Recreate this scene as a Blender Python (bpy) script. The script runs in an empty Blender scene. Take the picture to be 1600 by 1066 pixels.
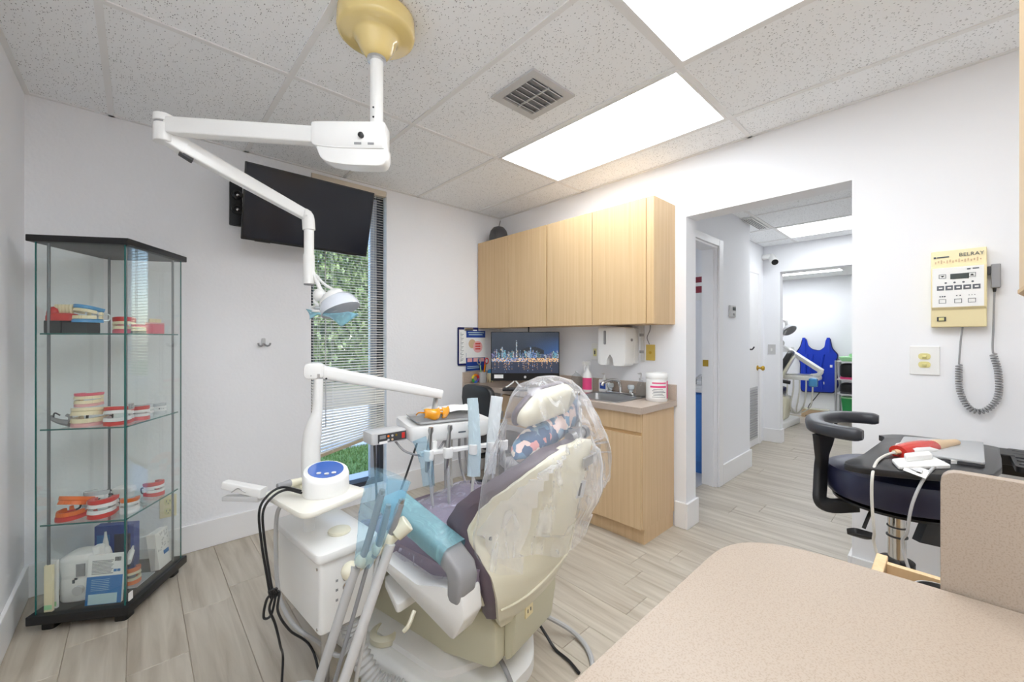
import bpy, math, random
from mathutils import Vector, Matrix, noise
PI = math.pi
random.seed(7)
C = bpy.context.scene.collection
S = bpy.context.scene

# ------------------------------------------------------------------ camera, world, exposure
YAW = math.radians(42.765)
cam = bpy.data.cameras.new('camera')
camo = bpy.data.objects.new('camera', cam)
C.objects.link(camo)
camo.location = (0, 0, 1.26)
camo.rotation_euler = (PI / 2, 0, -YAW)
cam.sensor_width = 36
cam.lens = 36 * 633.6 / 1600
cam.shift_y = -5 / 1600
cam.clip_start = 0.02
S.camera = camo

w = bpy.data.worlds.new('sky'); S.world = w; w.use_nodes = True
nt = w.node_tree
sky = nt.nodes.new('ShaderNodeTexSky')
sky.sky_type = 'NISHITA'
sky.sun_elevation = math.radians(48); sky.sun_rotation = math.radians(200)
sky.sun_disc = False
bg = nt.nodes['Background']; bg.inputs[1].default_value = 0.55
nt.links.new(sky.outputs[0], bg.inputs[0])
sun = bpy.data.lights.new('sun', 'SUN'); sun.energy = 3.2; sun.angle = 0.03; sun.color = (1, .95, .86)
suno = bpy.data.objects.new('sun', sun); C.objects.link(suno)
suno.rotation_euler = (math.radians(42), 0, math.radians(-20))

S.view_settings.view_transform = 'Standard'
S.view_settings.look = 'None'
S.view_settings.gamma = 1
S.view_settings.use_curve_mapping = False
S.view_settings.exposure = 0.45
S.cycles.transparent_max_bounces = 40
S.cycles.max_bounces = 14
S.cycles.diffuse_bounces = 8
PANEL = 6.6           # brightness of the ceiling light diffusers

# ------------------------------------------------------------------ materials
def c(r, g, b):
    f = lambda v: (v / 255) / 12.92 if v / 255 <= .04045 else ((v / 255 + .055) / 1.055) ** 2.4
    return (f(r), f(g), f(b), 1)

def mat(name, col, rough=.5, metal=0, bump=None, spec=.5, coat=0, emit=0, var=None):
    m = bpy.data.materials.new(name); m.use_nodes = True
    n = m.node_tree; p = n.nodes['Principled BSDF']
    p.inputs['Base Color'].default_value = col
    p.inputs['Roughness'].default_value = rough
    p.inputs['Metallic'].default_value = metal
    p.inputs['Specular IOR Level'].default_value = spec
    p.inputs['Coat Weight'].default_value = coat
    if emit:
        p.inputs['Emission Color'].default_value = col
        p.inputs['Emission Strength'].default_value = emit
    if bump or var:
        tc = n.nodes.new('ShaderNodeTexCoord')
    if bump:
        sc, st, dist = bump
        t = n.nodes.new('ShaderNodeTexNoise'); t.inputs['Scale'].default_value = sc; t.inputs['Detail'].default_value = 4
        b = n.nodes.new('ShaderNodeBump'); b.inputs['Strength'].default_value = st; b.inputs['Distance'].default_value = dist
        n.links.new(tc.outputs['Object'], t.inputs['Vector'])
        n.links.new(t.outputs[0], b.inputs['Height']); n.links.new(b.outputs[0], p.inputs['Normal'])
    if var:
        col2, sc, lo, hi = var
        t = n.nodes.new('ShaderNodeTexNoise'); t.inputs['Scale'].default_value = sc; t.inputs['Detail'].default_value = 3
        r = n.nodes.new('ShaderNodeValToRGB')
        r.color_ramp.elements[0].position = lo; r.color_ramp.elements[0].color = col
        r.color_ramp.elements[1].position = hi; r.color_ramp.elements[1].color = col2
        n.links.new(tc.outputs['Object'], t.inputs['Vector'])
        n.links.new(t.outputs[0], r.inputs[0]); n.links.new(r.outputs[0], p.inputs['Base Color'])
    return m

def grain_mat(name, c1, c2, scale, rough=.45, rand=0.0, c3=None, bumpst=.05):
    """streaky grain: noise stretched by scale, varied per object"""
    m = bpy.data.materials.new(name); m.use_nodes = True
    n = m.node_tree; p = n.nodes['Principled BSDF']; p.inputs['Roughness'].default_value = rough
    tc = n.nodes.new('ShaderNodeTexCoord'); mp = n.nodes.new('ShaderNodeMapping')
    mp.inputs['Scale'].default_value = scale
    oi = n.nodes.new('ShaderNodeObjectInfo')
    ad = n.nodes.new('ShaderNodeVectorMath'); ad.operation = 'ADD'
    ml = n.nodes.new('ShaderNodeVectorMath'); ml.operation = 'SCALE'; ml.inputs[3].default_value = 37.0
    cb = n.nodes.new('ShaderNodeCombineXYZ')
    for k in range(3): n.links.new(oi.outputs['Random'], cb.inputs[k])
    n.links.new(cb.outputs[0], ml.inputs[0])
    n.links.new(tc.outputs['Object'], mp.inputs[0])
    n.links.new(mp.outputs[0], ad.inputs[0]); n.links.new(ml.outputs[0], ad.inputs[1])
    t = n.nodes.new('ShaderNodeTexNoise'); t.inputs['Scale'].default_value = 1; t.inputs['Detail'].default_value = 5
    t.inputs['Distortion'].default_value = .6
    n.links.new(ad.outputs[0], t.inputs['Vector'])
    r = n.nodes.new('ShaderNodeValToRGB')
    r.color_ramp.elements[0].position = .3; r.color_ramp.elements[0].color = c1
    r.color_ramp.elements[1].position = .7; r.color_ramp.elements[1].color = c2
    if c3:
        e = r.color_ramp.elements.new(.5); e.color = c3
    n.links.new(t.outputs[0], r.inputs[0])
    hs = n.nodes.new('ShaderNodeHueSaturation')
    mr = n.nodes.new('ShaderNodeMapRange')
    mr.inputs['To Min'].default_value = 1 - rand; mr.inputs['To Max'].default_value = 1 + rand
    n.links.new(oi.outputs['Random'], mr.inputs['Value']); n.links.new(mr.outputs[0], hs.inputs['Value'])
    n.links.new(r.outputs[0], hs.inputs['Color']); n.links.new(hs.outputs[0], p.inputs['Base Color'])
    b = n.nodes.new('ShaderNodeBump'); b.inputs['Strength'].default_value = bumpst; b.inputs['Distance'].default_value = .002
    n.links.new(t.outputs[0], b.inputs['Height']); n.links.new(b.outputs[0], p.inputs['Normal'])
    return m

def two_sided_fresnel(n, ior):
    fr = n.nodes.new('ShaderNodeFresnel'); g = n.nodes.new('ShaderNodeNewGeometry')
    mr = n.nodes.new('ShaderNodeMapRange'); mr.inputs['To Min'].default_value = ior; mr.inputs['To Max'].default_value = 1 / ior
    n.links.new(g.outputs['Backfacing'], mr.inputs['Value']); n.links.new(mr.outputs[0], fr.inputs[0])
    return fr

def sheer(name, tint, milk=.1, streak=.3, scale=18, rough=.12, coat=(.95, .95, .97, 1), fres=1.35, bst=.5):
    """thin clear or tinted film: mostly see-through, with fresnel shine and milky creases"""
    m = bpy.data.materials.new(name); m.use_nodes = True
    n = m.node_tree; out = n.nodes['Material Output']; p = n.nodes['Principled BSDF']
    p.inputs['Base Color'].default_value = coat; p.inputs['Roughness'].default_value = rough
    p.inputs['Specular IOR Level'].default_value = .8
    tr = n.nodes.new('ShaderNodeBsdfTransparent'); tr.inputs[0].default_value = tint
    mx = n.nodes.new('ShaderNodeMixShader'); n.links.new(tr.outputs[0], mx.inputs[1]); n.links.new(p.outputs[0], mx.inputs[2])
    fr = two_sided_fresnel(n, fres)
    tc = n.nodes.new('ShaderNodeTexCoord')
    t = n.nodes.new('ShaderNodeTexNoise'); t.inputs['Scale'].default_value = scale; t.inputs['Detail'].default_value = 6
    t.inputs['Distortion'].default_value = 1.5
    mp = n.nodes.new('ShaderNodeMapping'); mp.inputs['Scale'].default_value = (1.6, 1.6, .45)
    n.links.new(tc.outputs['Object'], mp.inputs[0]); n.links.new(mp.outputs[0], t.inputs['Vector'])
    mr = n.nodes.new('ShaderNodeMapRange'); mr.inputs['From Min'].default_value = .52; mr.inputs['From Max'].default_value = .72
    mr.inputs['To Min'].default_value = milk; mr.inputs['To Max'].default_value = milk + streak
    n.links.new(t.outputs[0], mr.inputs['Value'])
    a = n.nodes.new('ShaderNodeMath'); a.operation = 'ADD'; a.use_clamp = True
    n.links.new(fr.outputs[0], a.inputs[0]); n.links.new(mr.outputs[0], a.inputs[1])
    n.links.new(a.outputs[0], mx.inputs[0])
    b = n.nodes.new('ShaderNodeBump'); b.inputs['Strength'].default_value = bst; b.inputs['Distance'].default_value = .01
    n.links.new(t.outputs[0], b.inputs['Height'])
    n.links.new(b.outputs[0], p.inputs['Normal']); n.links.new(b.outputs[0], fr.inputs['Normal'])
    n.links.new(mx.outputs[0], out.inputs[0])
    return m

def glass_mat(name, tint, ior=1.45, refl=(1, 1, 1, 1)):
    m = bpy.data.materials.new(name); m.use_nodes = True
    n = m.node_tree; out = n.nodes['Material Output']; n.nodes.remove(n.nodes['Principled BSDF'])
    tr = n.nodes.new('ShaderNodeBsdfTransparent'); tr.inputs[0].default_value = tint
    gl = n.nodes.new('ShaderNodeBsdfGlossy'); gl.inputs['Roughness'].default_value = 0.0; gl.inputs[0].default_value = refl
    fr = two_sided_fresnel(n, ior)
    mx = n.nodes.new('ShaderNodeMixShader')
    n.links.new(fr.outputs[0], mx.inputs[0]); n.links.new(tr.outputs[0], mx.inputs[1]); n.links.new(gl.outputs[0], mx.inputs[2])
    n.links.new(mx.outputs[0], out.inputs[0])
    return m

def tile_mat():
    m = mat('acoustic_tile', c(246, 248, 250), .9, spec=.2)
    n = m.node_tree; p = n.nodes['Principled BSDF']
    tc = n.nodes.new('ShaderNodeTexCoord')
    mp = n.nodes.new('ShaderNodeMapping'); mp.inputs['Scale'].default_value = (170, 100, 60)
    nz = n.nodes.new('ShaderNodeTexNoise'); nz.inputs['Scale'].default_value = 9
    v = n.nodes.new('ShaderNodeTexVoronoi'); v.inputs['Scale'].default_value = 1.0
    n.links.new(tc.outputs['Object'], mp.inputs[0]); n.links.new(mp.outputs[0], v.inputs['Vector'])
    n.links.new(tc.outputs['Object'], nz.inputs['Vector'])
    # hole radius differs from cell to cell
    mr = n.nodes.new('ShaderNodeMapRange'); mr.inputs['To Min'].default_value = -.12; mr.inputs['To Max'].default_value = .36
    sx = n.nodes.new('ShaderNodeSeparateColor'); n.links.new(v.outputs['Color'], sx.inputs[0]); n.links.new(sx.outputs[0], mr.inputs['Value'])
    lt = n.nodes.new('ShaderNodeMath'); lt.operation = 'LESS_THAN'
    n.links.new(v.outputs['Distance'], lt.inputs[0]); n.links.new(mr.outputs[0], lt.inputs[1])
    mx = n.nodes.new('ShaderNodeMix'); mx.data_type = 'RGBA'
    mx.inputs[6].default_value = c(246, 248, 250); mx.inputs[7].default_value = c(160, 161, 164)
    n.links.new(lt.outputs[0], mx.inputs[0]); n.links.new(mx.outputs[2], p.inputs['Base Color'])
    b = n.nodes.new('ShaderNodeBump'); b.inputs['Strength'].default_value = .6; b.inputs['Distance'].default_value = .003; b.invert = True
    n.links.new(lt.outputs[0], b.inputs['Height']); n.links.new(b.outputs[0], p.inputs['Normal'])
    return m

def speckle_mat(name, base, dots, rough=.4):
    m = mat(name, base, rough)
    n = m.node_tree; p = n.nodes['Principled BSDF']
    tc = n.nodes.new('ShaderNodeTexCoord')
    t = n.nodes.new('ShaderNodeTexNoise'); t.inputs['Scale'].default_value = 420; t.inputs['Detail'].default_value = 2
    r = n.nodes.new('ShaderNodeValToRGB')
    r.color_ramp.elements[0].position = .36; r.color_ramp.elements[0].color = dots
    r.color_ramp.elements[1].position = .5; r.color_ramp.elements[1].color = base
    n.links.new(tc.outputs['Object'], t.inputs['Vector']); n.links.new(t.outputs[0], r.inputs[0]); n.links.new(r.outputs[0], p.inputs['Base Color'])
    return m

def patch_mat(name, cols, scale):
    m = mat(name, cols[0], .8)
    n = m.node_tree; p = n.nodes['Principled BSDF']
    tc = n.nodes.new('ShaderNodeTexCoord')
    v = n.nodes.new('ShaderNodeTexVoronoi'); v.inputs['Scale'].default_value = scale; v.distance = 'MANHATTAN'
    s = n.nodes.new('ShaderNodeSeparateColor')
    r = n.nodes.new('ShaderNodeValToRGB'); r.color_ramp.interpolation = 'CONSTANT'
    while len(r.color_ramp.elements) < len(cols): r.color_ramp.elements.new(.5)
    for k, q in enumerate(cols):
        r.color_ramp.elements[k].position = k / len(cols); r.color_ramp.elements[k].color = q
    n.links.new(tc.outputs['Object'], v.inputs['Vector']); n.links.new(v.outputs['Color'], s.inputs[0])
    n.links.new(s.outputs[0], r.inputs[0]); n.links.new(r.outputs[0], p.inputs['Base Color'])
    return m

M = dict(
    wall=mat('wall_paint', c(240, 241, 244), .75, bump=(60, .45, .005), spec=.25),
    smooth_wall=mat('smooth_wall_paint', c(240, 241, 244), .7, bump=(90, .06, .002), spec=.25),
    trim=mat('white_gloss_trim', c(240, 240, 241), .4),
    tile=tile_mat(),
    grid=mat('grid_bar_paint', c(234, 234, 234), .6),
    lamp=mat('light_diffuser', (.90, .95, 1, 1), .4, emit=PANEL),
    lamp_far=mat('far_light_diffuser', (.93, .965, 1, 1), .4, emit=PANEL * .95),
    lamp_rear=mat('rear_room_diffuser', (.92, .96, 1, 1), .4, emit=PANEL * 3.2),
    underlay=mat('floor_underlay', c(184, 172, 157), .9),
    plank=grain_mat('vinyl_plank', c(168, 157, 141), c(203, 195, 181), (24, 1.8, 1), .4, .035, c(188, 179, 164)),
    maple=grain_mat('maple_laminate', c(206, 174, 130), c(217, 188, 147), (60, 60, 1.2), .42, .015, c(212, 181, 138), .02),
    maple_x=grain_mat('maple_laminate_base', c(208, 178, 138), c(219, 191, 153), (60, 60, 1.2), .45, .015, c(214, 184, 145), .02),
    maple_edge=mat('maple_edge', c(206, 172, 126), .5),
    taupe=speckle_mat('taupe_laminate', c(190, 174, 160), c(172, 156, 144), .35),
    beige=speckle_mat('beige_laminate', c(160, 145, 130), c(147, 131, 116), .42),
    white=mat('white_plastic', c(238, 238, 236), .35),
    white_m=mat('white_matte', c(236, 236, 236), .7),
    offwhite=mat('offwhite_enamel', c(236, 236, 234), .28, coat=.2),
    traym=mat('ivory_tray', c(238, 235, 224), .3, coat=.2),
    cream=mat('cream_shell', c(226, 222, 200), .35, coat=.15),
    olive=mat('aged_cream_cover', c(203, 200, 176), .45),
    ivory=mat('ivory_plastic', c(238, 224, 178), .35, coat=.2),
    canopy=mat('yellowed_plastic', c(236, 212, 142), .10, coat=1),
    ivory_switch=mat('ivory_switch', c(224, 216, 150), .4),
    brass=mat('brass', c(200, 165, 70), .35, 1),
    brassplate=mat('brass_plate_paint', c(206, 178, 88), .4),
    grey=mat('grey_plastic', c(150, 150, 152), .45),
    lgrey=mat('light_grey_plastic', c(200, 200, 200), .45),
    hose=mat('grey_hose', c(176, 176, 176), .45),
    whose=mat('pale_hose', c(214, 212, 204), .45),
    dgrey=mat('dark_grey', c(70, 70, 72), .5),
    black=mat('black_plastic', c(26, 26, 28), .42),
    blackm=mat('matte_black', c(22, 22, 24), .7),
    rubber=mat('black_rubber', c(30, 30, 33), .55),
    navy=mat('navy_vinyl', c(36, 38, 64), .34),
    leather=mat('charcoal_vinyl', c(50, 52, 58), .38),
    deskblack=mat('black_worktop', c(40, 40, 42), .3),
    plum=mat('plum_vinyl', c(98, 86, 96), .4),
    seatv=mat('seat_vinyl', c(138, 126, 142), .42),
    chrome=mat('chrome', c(215, 215, 215), .12, 1),
    steel=mat('brushed_steel', c(190, 190, 190), .3, 1),
    alu=mat('aluminium', c(176, 178, 182), .35, .9),
    rodm=mat('cabinet_rod', c(128, 132, 136), .4, .6),
    tvscreen=mat('tv_screen', c(30, 33, 42), .14, spec=.5),
    tvbody=mat('tv_bezel', c(16, 16, 18), .3),
    gpane=glass_mat('cabinet_glass', (.972, .988, .982, 1), 1.5),
    gedge=mat('glass_edge', c(40, 105, 100), .2),
    gshelf=glass_mat('shelf_glass', (.93, .97, .96, 1), 1.4),
    wpane=glass_mat('window_glass', (.95, .97, .97, 1), 1.3),
    clearp=glass_mat('clear_plastic', (.9, .92, .93, 1), 1.4),
    slat=mat('blind_slat', c(226, 222, 214), .45),
    railm=mat('blind_rail', c(186, 172, 146), .5),
    head=mat('blind_headrail', c(216, 204, 186), .5),
    frame=mat('dark_window_frame', c(58, 60, 66), .45, .3),
    lframe=mat('pale_window_frame', c(178, 184, 196), .45, .3),
    red=mat('red_plastic', c(214, 52, 44), .35),
    orange=mat('orange_plastic', c(240, 120, 40), .35),
    amber=mat('amber_lens', c(250, 166, 24), .08, coat=.8),
    amberf=mat('amber_frame', c(246, 160, 20), .25),
    pink=mat('pink_gum', c(238, 110, 130), .35),
    palepink=mat('pale_pink', c(238, 180, 180), .4),
    tooth=mat('tooth_enamel', c(244, 232, 196), .3),
    wtooth=mat('white_teeth', c(238, 238, 238), .3),
    bluejaw=mat('clear_blue_resin', c(70, 150, 205), .15, coat=.5),
    clearj=mat('clear_resin', c(205, 212, 216), .15, coat=.5),
    blockb=mat('slate_block', c(44, 52, 56), .6),
    pblue=mat('print_blue', c(48, 120, 186), .45),
    dblue=mat('deep_blue_print', c(30, 66, 150), .45),
    paper=mat('paper', c(242, 242, 240), .7),
    ink=mat('print_ink', c(90, 96, 104), .7),
    skyprint=mat('pale_blue_print', c(190, 218, 226), .6),
    screen_blue=mat('device_blue_panel', c(76, 112, 190), .12, coat=.6),
    cyanfilm=sheer('blue_barrier_film', (.86, .945, .985, 1), .10, .22, 14, .15, c(178, 220, 244)),
    lampfilm=sheer('lamp_barrier_film', (.86, .945, .985, 1), .42, .3, 14, .2, c(170, 226, 244)),
    tealfilm=sheer('teal_arm_film', (.70, .88, .92, 1), .42, .2, 14, .18, c(150, 200, 212)),
    clearfilm=sheer('clear_cover_film', (.985, .985, .99, 1), .10, .32, 8, .18, bst=.25),
    seatfilm=sheer('clear_seat_film', (.97, .97, .99, 1), .08, .55, 16, .12, c(215, 213, 235)),
    whitefilm=sheer('white_sleeve_film', (.96, .98, .99, 1), .72, .22, 20, .3, c(243, 248, 250)),
    bluesleeve=sheer('blue_sleeve_film', (.90, .96, .98, 1), .72, .22, 20, .3, c(222, 240, 247)),
    pillow=patch_mat('patchwork_fabric', [c(52, 84, 122), c(92, 134, 168), c(232, 206, 198), c(60, 92, 130), c(216, 150, 148), c(120, 150, 170), c(238, 226, 216), c(70, 104, 140)], 36),
    apron=mat('blue_lead_apron', c(22, 62, 196), .4),
    apron_edge=mat('navy_binding', c(14, 22, 90), .5),
    vanity=mat('blue_vanity_paint', c(74, 136, 214), .45),
    green=mat('green_plastic', c(40, 150, 80), .4),
    lime=mat('pale_green_plastic', c(170, 226, 170), .4),
    maroon=mat('maroon_print', c(140, 40, 58), .6),
    magenta=mat('magenta_label', c(226, 72, 130), .5),
    laptop=mat('silver_laptop', c(186, 188, 190), .35, .25),
    scanred=mat('red_scanner_grip', c(200, 44, 34), .25, coat=.4),
    tan=mat('tan_plastic', c(214, 186, 150), .4),
    dial=mat('lcd_dark', c(64, 72, 72), .3),
    btn=mat('button_grey', c(96, 100, 108), .5),
    grass=mat('lawn_grass', c(98, 124, 62), .9, var=(c(140, 164, 92), 30, .35, .65)),
    paving=mat('concrete_paving', c(206, 206, 212), .85, bump=(40, .2, .004)),
    leaf=mat('hedge_leaf', c(74, 92, 54), .55, var=(c(118, 134, 86), 9, .35, .65)),
    leafd=mat('dark_leaf', c(58, 74, 50), .6, var=(c(96, 112, 76), 7, .35, .65)),
    bark=mat('bark', c(92, 76, 60), .9),
    bulb=mat('lamp_dome', c(222, 228, 238), .12, .0, coat=.8),
)

# ------------------------------------------------------------------ mesh helpers
def frame_z(d):
    d = Vector(d).normalized()
    u = d.orthogonal().normalized(); v = d.cross(u)
    return u, v, d

def catmull(pts, n=8):
    P = [Vector(p) for p in pts]
    if len(P) < 3: return P
    Q = [P[0] * 2 - P[1]] + P + [P[-1] * 2 - P[-2]]
    out = []
    for i in range(1, len(Q) - 2):
        p0, p1, p2, p3 = Q[i - 1:i + 3]
        for k in range(n):
            t = k / n
            out.append(.5 * ((2 * p1) + (p2 - p0) * t + (2 * p0 - 5 * p1 + 4 * p2 - p3) * t * t + (3 * p1 - p0 - 3 * p2 + p3) * t ** 3))
    out.append(P[-1])
    return out

def rpoly(pts, r, seg=5):
    """round the corners of a 2D polygon; r a number or one radius per corner"""
    out = []; n = len(pts)
    for i in range(n):
        p = Vector(pts[i]); a = Vector(pts[i - 1]) - p; b = Vector(pts[(i + 1) % n]) - p
        rr = r[i] if isinstance(r, (list, tuple)) else r
        rr = min(rr, a.length * .49, b.length * .49)
        if rr <= 1e-5: out.append((p.x, p.y)); continue
        a = p + a.normalized() * rr; b = p + b.normalized() * rr
        for k in range(seg + 1):
            t = k / seg
            q = a * (1 - t) ** 2 + p * 2 * t * (1 - t) + b * t * t
            out.append((q.x, q.y))
    return out

def rrect(w, h, r, cx=0, cy=0, seg=5):
    return rpoly([(cx - w / 2, cy - h / 2), (cx + w / 2, cy - h / 2), (cx + w / 2, cy + h / 2), (cx - w / 2, cy + h / 2)], r, seg)

class MB:
    def __init__(s): s.v = []; s.f = []
    def add(s, vs, fs, m=None):
        o = len(s.v)
        for p in vs:
            p = Vector(p)
            s.v.append(m @ p if m is not None else p)
        s.f += [[i + o for i in f] for f in fs]
        return s
    def box(s, x0, x1, y0, y1, z0, z1, m=None):
        return s.add([(x0, y0, z0), (x1, y0, z0), (x1, y1, z0), (x0, y1, z0), (x0, y0, z1), (x1, y0, z1), (x1, y1, z1), (x0, y1, z1)],
                     [[0, 3, 2, 1], [4, 5, 6, 7], [0, 1, 5, 4], [1, 2, 6, 5], [2, 3, 7, 6], [3, 0, 4, 7]], m)
    def loft(s, rings, m=None, closed=True, caps=True):
        n = len(rings[0]); vs = [p for r in rings for p in r]; fs = []
        for i in range(len(rings) - 1):
            for k in range(n if closed else n - 1):
                a = i * n + k; b = i * n + (k + 1) % n
                fs.append([a, b, b + n, a + n])
        if caps and closed:
            fs.append(list(range(n))[::-1]); fs.append([(len(rings) - 1) * n + k for k in range(n)])
        return s.add(vs, fs, m)
    def prism(s, poly, z0, z1, m=None, inset=0):
        """extrude a 2D polygon; inset > 0 softens both rims"""
        cx = sum(p[0] for p in poly) / len(poly); cy = sum(p[1] for p in poly) / len(poly)
        if inset:
            ext = max(max(abs(p[0] - cx), abs(p[1] - cy)) for p in poly)
            k = 1 - inset / ext
            sm = [(cx + (p[0] - cx) * k, cy + (p[1] - cy) * k) for p in poly]
            km = 1 - .3 * inset / ext
            sm2 = [(cx + (p[0] - cx) * km, cy + (p[1] - cy) * km) for p in poly]
            d = inset if z1 > z0 else -inset
            d = min(d, abs(z1 - z0) * .49) if d > 0 else d
            rings = [[(x, y, z0) for x, y in sm], [(x, y, z0 + d * .3) for x, y in sm2], [(x, y, z0 + d) for x, y in poly],
                     [(x, y, z1 - d) for x, y in poly], [(x, y, z1 - d * .3) for x, y in sm2], [(x, y, z1) for x, y in sm]]
        else:
            rings = [[(x, y, z0) for x, y in poly], [(x, y, z1) for x, y in poly]]
        return s.loft(rings, m)
    def cyl(s, p0, p1, r0, r1=None, n=20, caps=True):
        r1 = r0 if r1 is None else r1
        p0 = Vector(p0); p1 = Vector(p1); u, v, d = frame_z(p1 - p0)
        ring = lambda p, r: [p + (u * math.cos(2 * PI * k / n) + v * math.sin(2 * PI * k / n)) * r for k in range(n)]
        return s.loft([ring(p0, r0), ring(p1, r1)], caps=caps)
    def tube(s, pts, r, n=10, smooth=8):
        P = catmull(pts, smooth) if smooth else [Vector(p) for p in pts]
        rr = r if callable(r) else (lambda t: r)
        u = None; rings = []
        for i, p in enumerate(P):
            d = (P[min(i + 1, len(P) - 1)] - P[max(i - 1, 0)]).normalized()
            if u is None: u = d.orthogonal().normalized()
            u = (u - d * u.dot(d)).normalized(); v = d.cross(u)
            q = rr(i / max(1, len(P) - 1))
            rings.append([p + (u * math.cos(2 * PI * k / n) + v * math.sin(2 * PI * k / n)) * q for k in range(n)])
        return s.loft(rings)
    def lathe(s, prof, loc=(0, 0, 0), axis=(0, 0, 1), n=28, caps=True):
        u, v, d = frame_z(axis); L = Vector(loc)
        return s.loft([[L + d * z + (u * math.cos(2 * PI * k / n) + v * math.sin(2 * PI * k / n)) * max(r, 1e-4) for k in range(n)] for r, z in prof], caps=caps)
    def ball(s, p, r, sc=(1, 1, 1), n=16, m=8, mtx=None):
        rings = []
        for i in range(m + 1):
            t = -PI / 2 + PI * i / m
            q = max(math.cos(t), 1e-3)
            rings.append([Vector((math.cos(2 * PI * k / n) * q * r * sc[0], math.sin(2 * PI * k / n) * q * r * sc[1], math.sin(t) * r * sc[2])) for k in range(n)])
        T = Matrix.Translation(p) @ (mtx.to_4x4() if mtx is not None else Matrix.Identity(4))
        return s.loft(rings, T)
    def sheet(s, fn, nu, nv, m=None):
        return s.add([fn(i / nu, j / nv) for j in range(nv + 1) for i in range(nu + 1)],
                     [[j * (nu + 1) + i, j * (nu + 1) + i + 1, (j + 1) * (nu + 1) + i + 1, (j + 1) * (nu + 1) + i] for j in range(nv) for i in range(nu)], m)

OFF = {}
def thing(name, label, cat, loc=(0, 0, 0), rz=0, group=None, local=False):
    o = bpy.data.objects.new(name, None); C.objects.link(o)
    o.empty_display_size = .05
    o.location = loc; o.rotation_euler = (0, 0, rz)
    o['label'] = label; o['category'] = cat
    if group: o['group'] = group
    OFF[o.name] = Vector((0, 0, 0)) if local else Vector(loc)
    return o

def obj(name, mb, m, parent=None, smooth=40, bevel=0, seg=2, label=None, sub=0, solid=0):
    off = OFF[parent.name] if parent is not None else None
    if off is None:
        xs = [p.x for p in mb.v]; ys = [p.y for p in mb.v]; zs = [p.z for p in mb.v]
        off = Vector(((min(xs) + max(xs)) / 2, (min(ys) + max(ys)) / 2, min(zs)))
    me = bpy.data.meshes.new(name)
    me.from_pydata([p - off for p in mb.v], [], mb.f); me.update()
    me.materials.append(M[m] if isinstance(m, str) else m)
    o = bpy.data.objects.new(name, me); C.objects.link(o)
    if parent is not None: o.parent = parent
    else: o.location = off
    OFF[o.name] = off
    if smooth:
        me.polygons.foreach_set('use_smooth', [True] * len(me.polygons))
        me.set_sharp_from_angle(angle=math.radians(smooth))
    if solid:
        q = o.modifiers.new('solid', 'SOLIDIFY'); q.thickness = solid; q.offset = 0
    if bevel:
        q = o.modifiers.new('bevel', 'BEVEL'); q.width = bevel; q.segments = seg; q.limit_method = 'ANGLE'; q.angle_limit = math.radians(35)
        q.harden_normals = True
    if sub:
        q = o.modifiers.new('sub', 'SUBSURF'); q.levels = sub; q.render_levels = sub
    if label: o['label'] = label
    return o

def tag(o, label, cat, group=None, kind=None):
    o['label'] = label; o['category'] = cat
    if group: o['group'] = group
    if kind: o['kind'] = kind
    return o

def struct(name, mb, m, parent=None, **k):
    o = obj(name, mb, m, parent, **k)
    if parent is None: o['kind'] = 'structure'
    return o

def B(*a): return MB().box(*a)

def dup(root, loc, rz=None, label=None, group=None):
    r = root.copy(); C.objects.link(r); r.location = loc
    if rz is not None: r.rotation_euler = (0, 0, rz)
    if label: r['label'] = label
    if group: r['group'] = group
    for ch in list(root.children):
        q = ch.copy(); C.objects.link(q); q.parent = r
        for g in list(ch.children):
            d = g.copy(); C.objects.link(d); d.parent = q
    return r

def lettering(s, size, mtx, m, parent, name='lettering', ext=.0004, align='CENTER'):
    cu = bpy.data.curves.new(name, 'FONT'); cu.body = s; cu.size = size; cu.extrude = ext
    cu.align_x = align; cu.align_y = 'CENTER'; cu.resolution_u = 2
    t = bpy.data.objects.new(name, cu); C.objects.link(t)
    dg = bpy.context.evaluated_depsgraph_get()
    me = bpy.data.meshes.new_from_object(t.evaluated_get(dg))
    bpy.data.objects.remove(t)
    off = OFF[parent.name]
    me.transform(Matrix.Translation(-off) @ mtx)
    me.materials.clear(); me.materials.append(M[m])
    o = bpy.data.objects.new(name, me); C.objects.link(o); o.parent = parent
    return o

def facing(loc, xdir, zdir=(0, 0, 1)):
    """matrix whose x runs along xdir, y along zdir (print lies in that plane), z out of it"""
    x = Vector(xdir).normalized(); y = Vector(zdir).normalized(); z = x.cross(y)
    m = Matrix((x, y, z)).transposed().to_4x4(); m.translation = loc
    return m

def local_m(loc, rz=0, rx=0, ry=0):
    return Matrix.Translation(loc) @ Matrix.Rotation(rz, 4, 'Z') @ Matrix.Rotation(ry, 4, 'Y') @ Matrix.Rotation(rx, 4, 'X')

# rooms: x runs along the far wall, y towards it, z up
XL, XR, YF, YB, HC = -.40, 2.655, 3.04, -1.6, 2.44
WX = 2.803            # hall side of the right wall
HX, BX = 5.65, 7.95   # wall before the rear room, rear wall
HH = 2.37             # hall ceiling
OY0, OY1, OZ = .338, 1.182, 2.058

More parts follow.
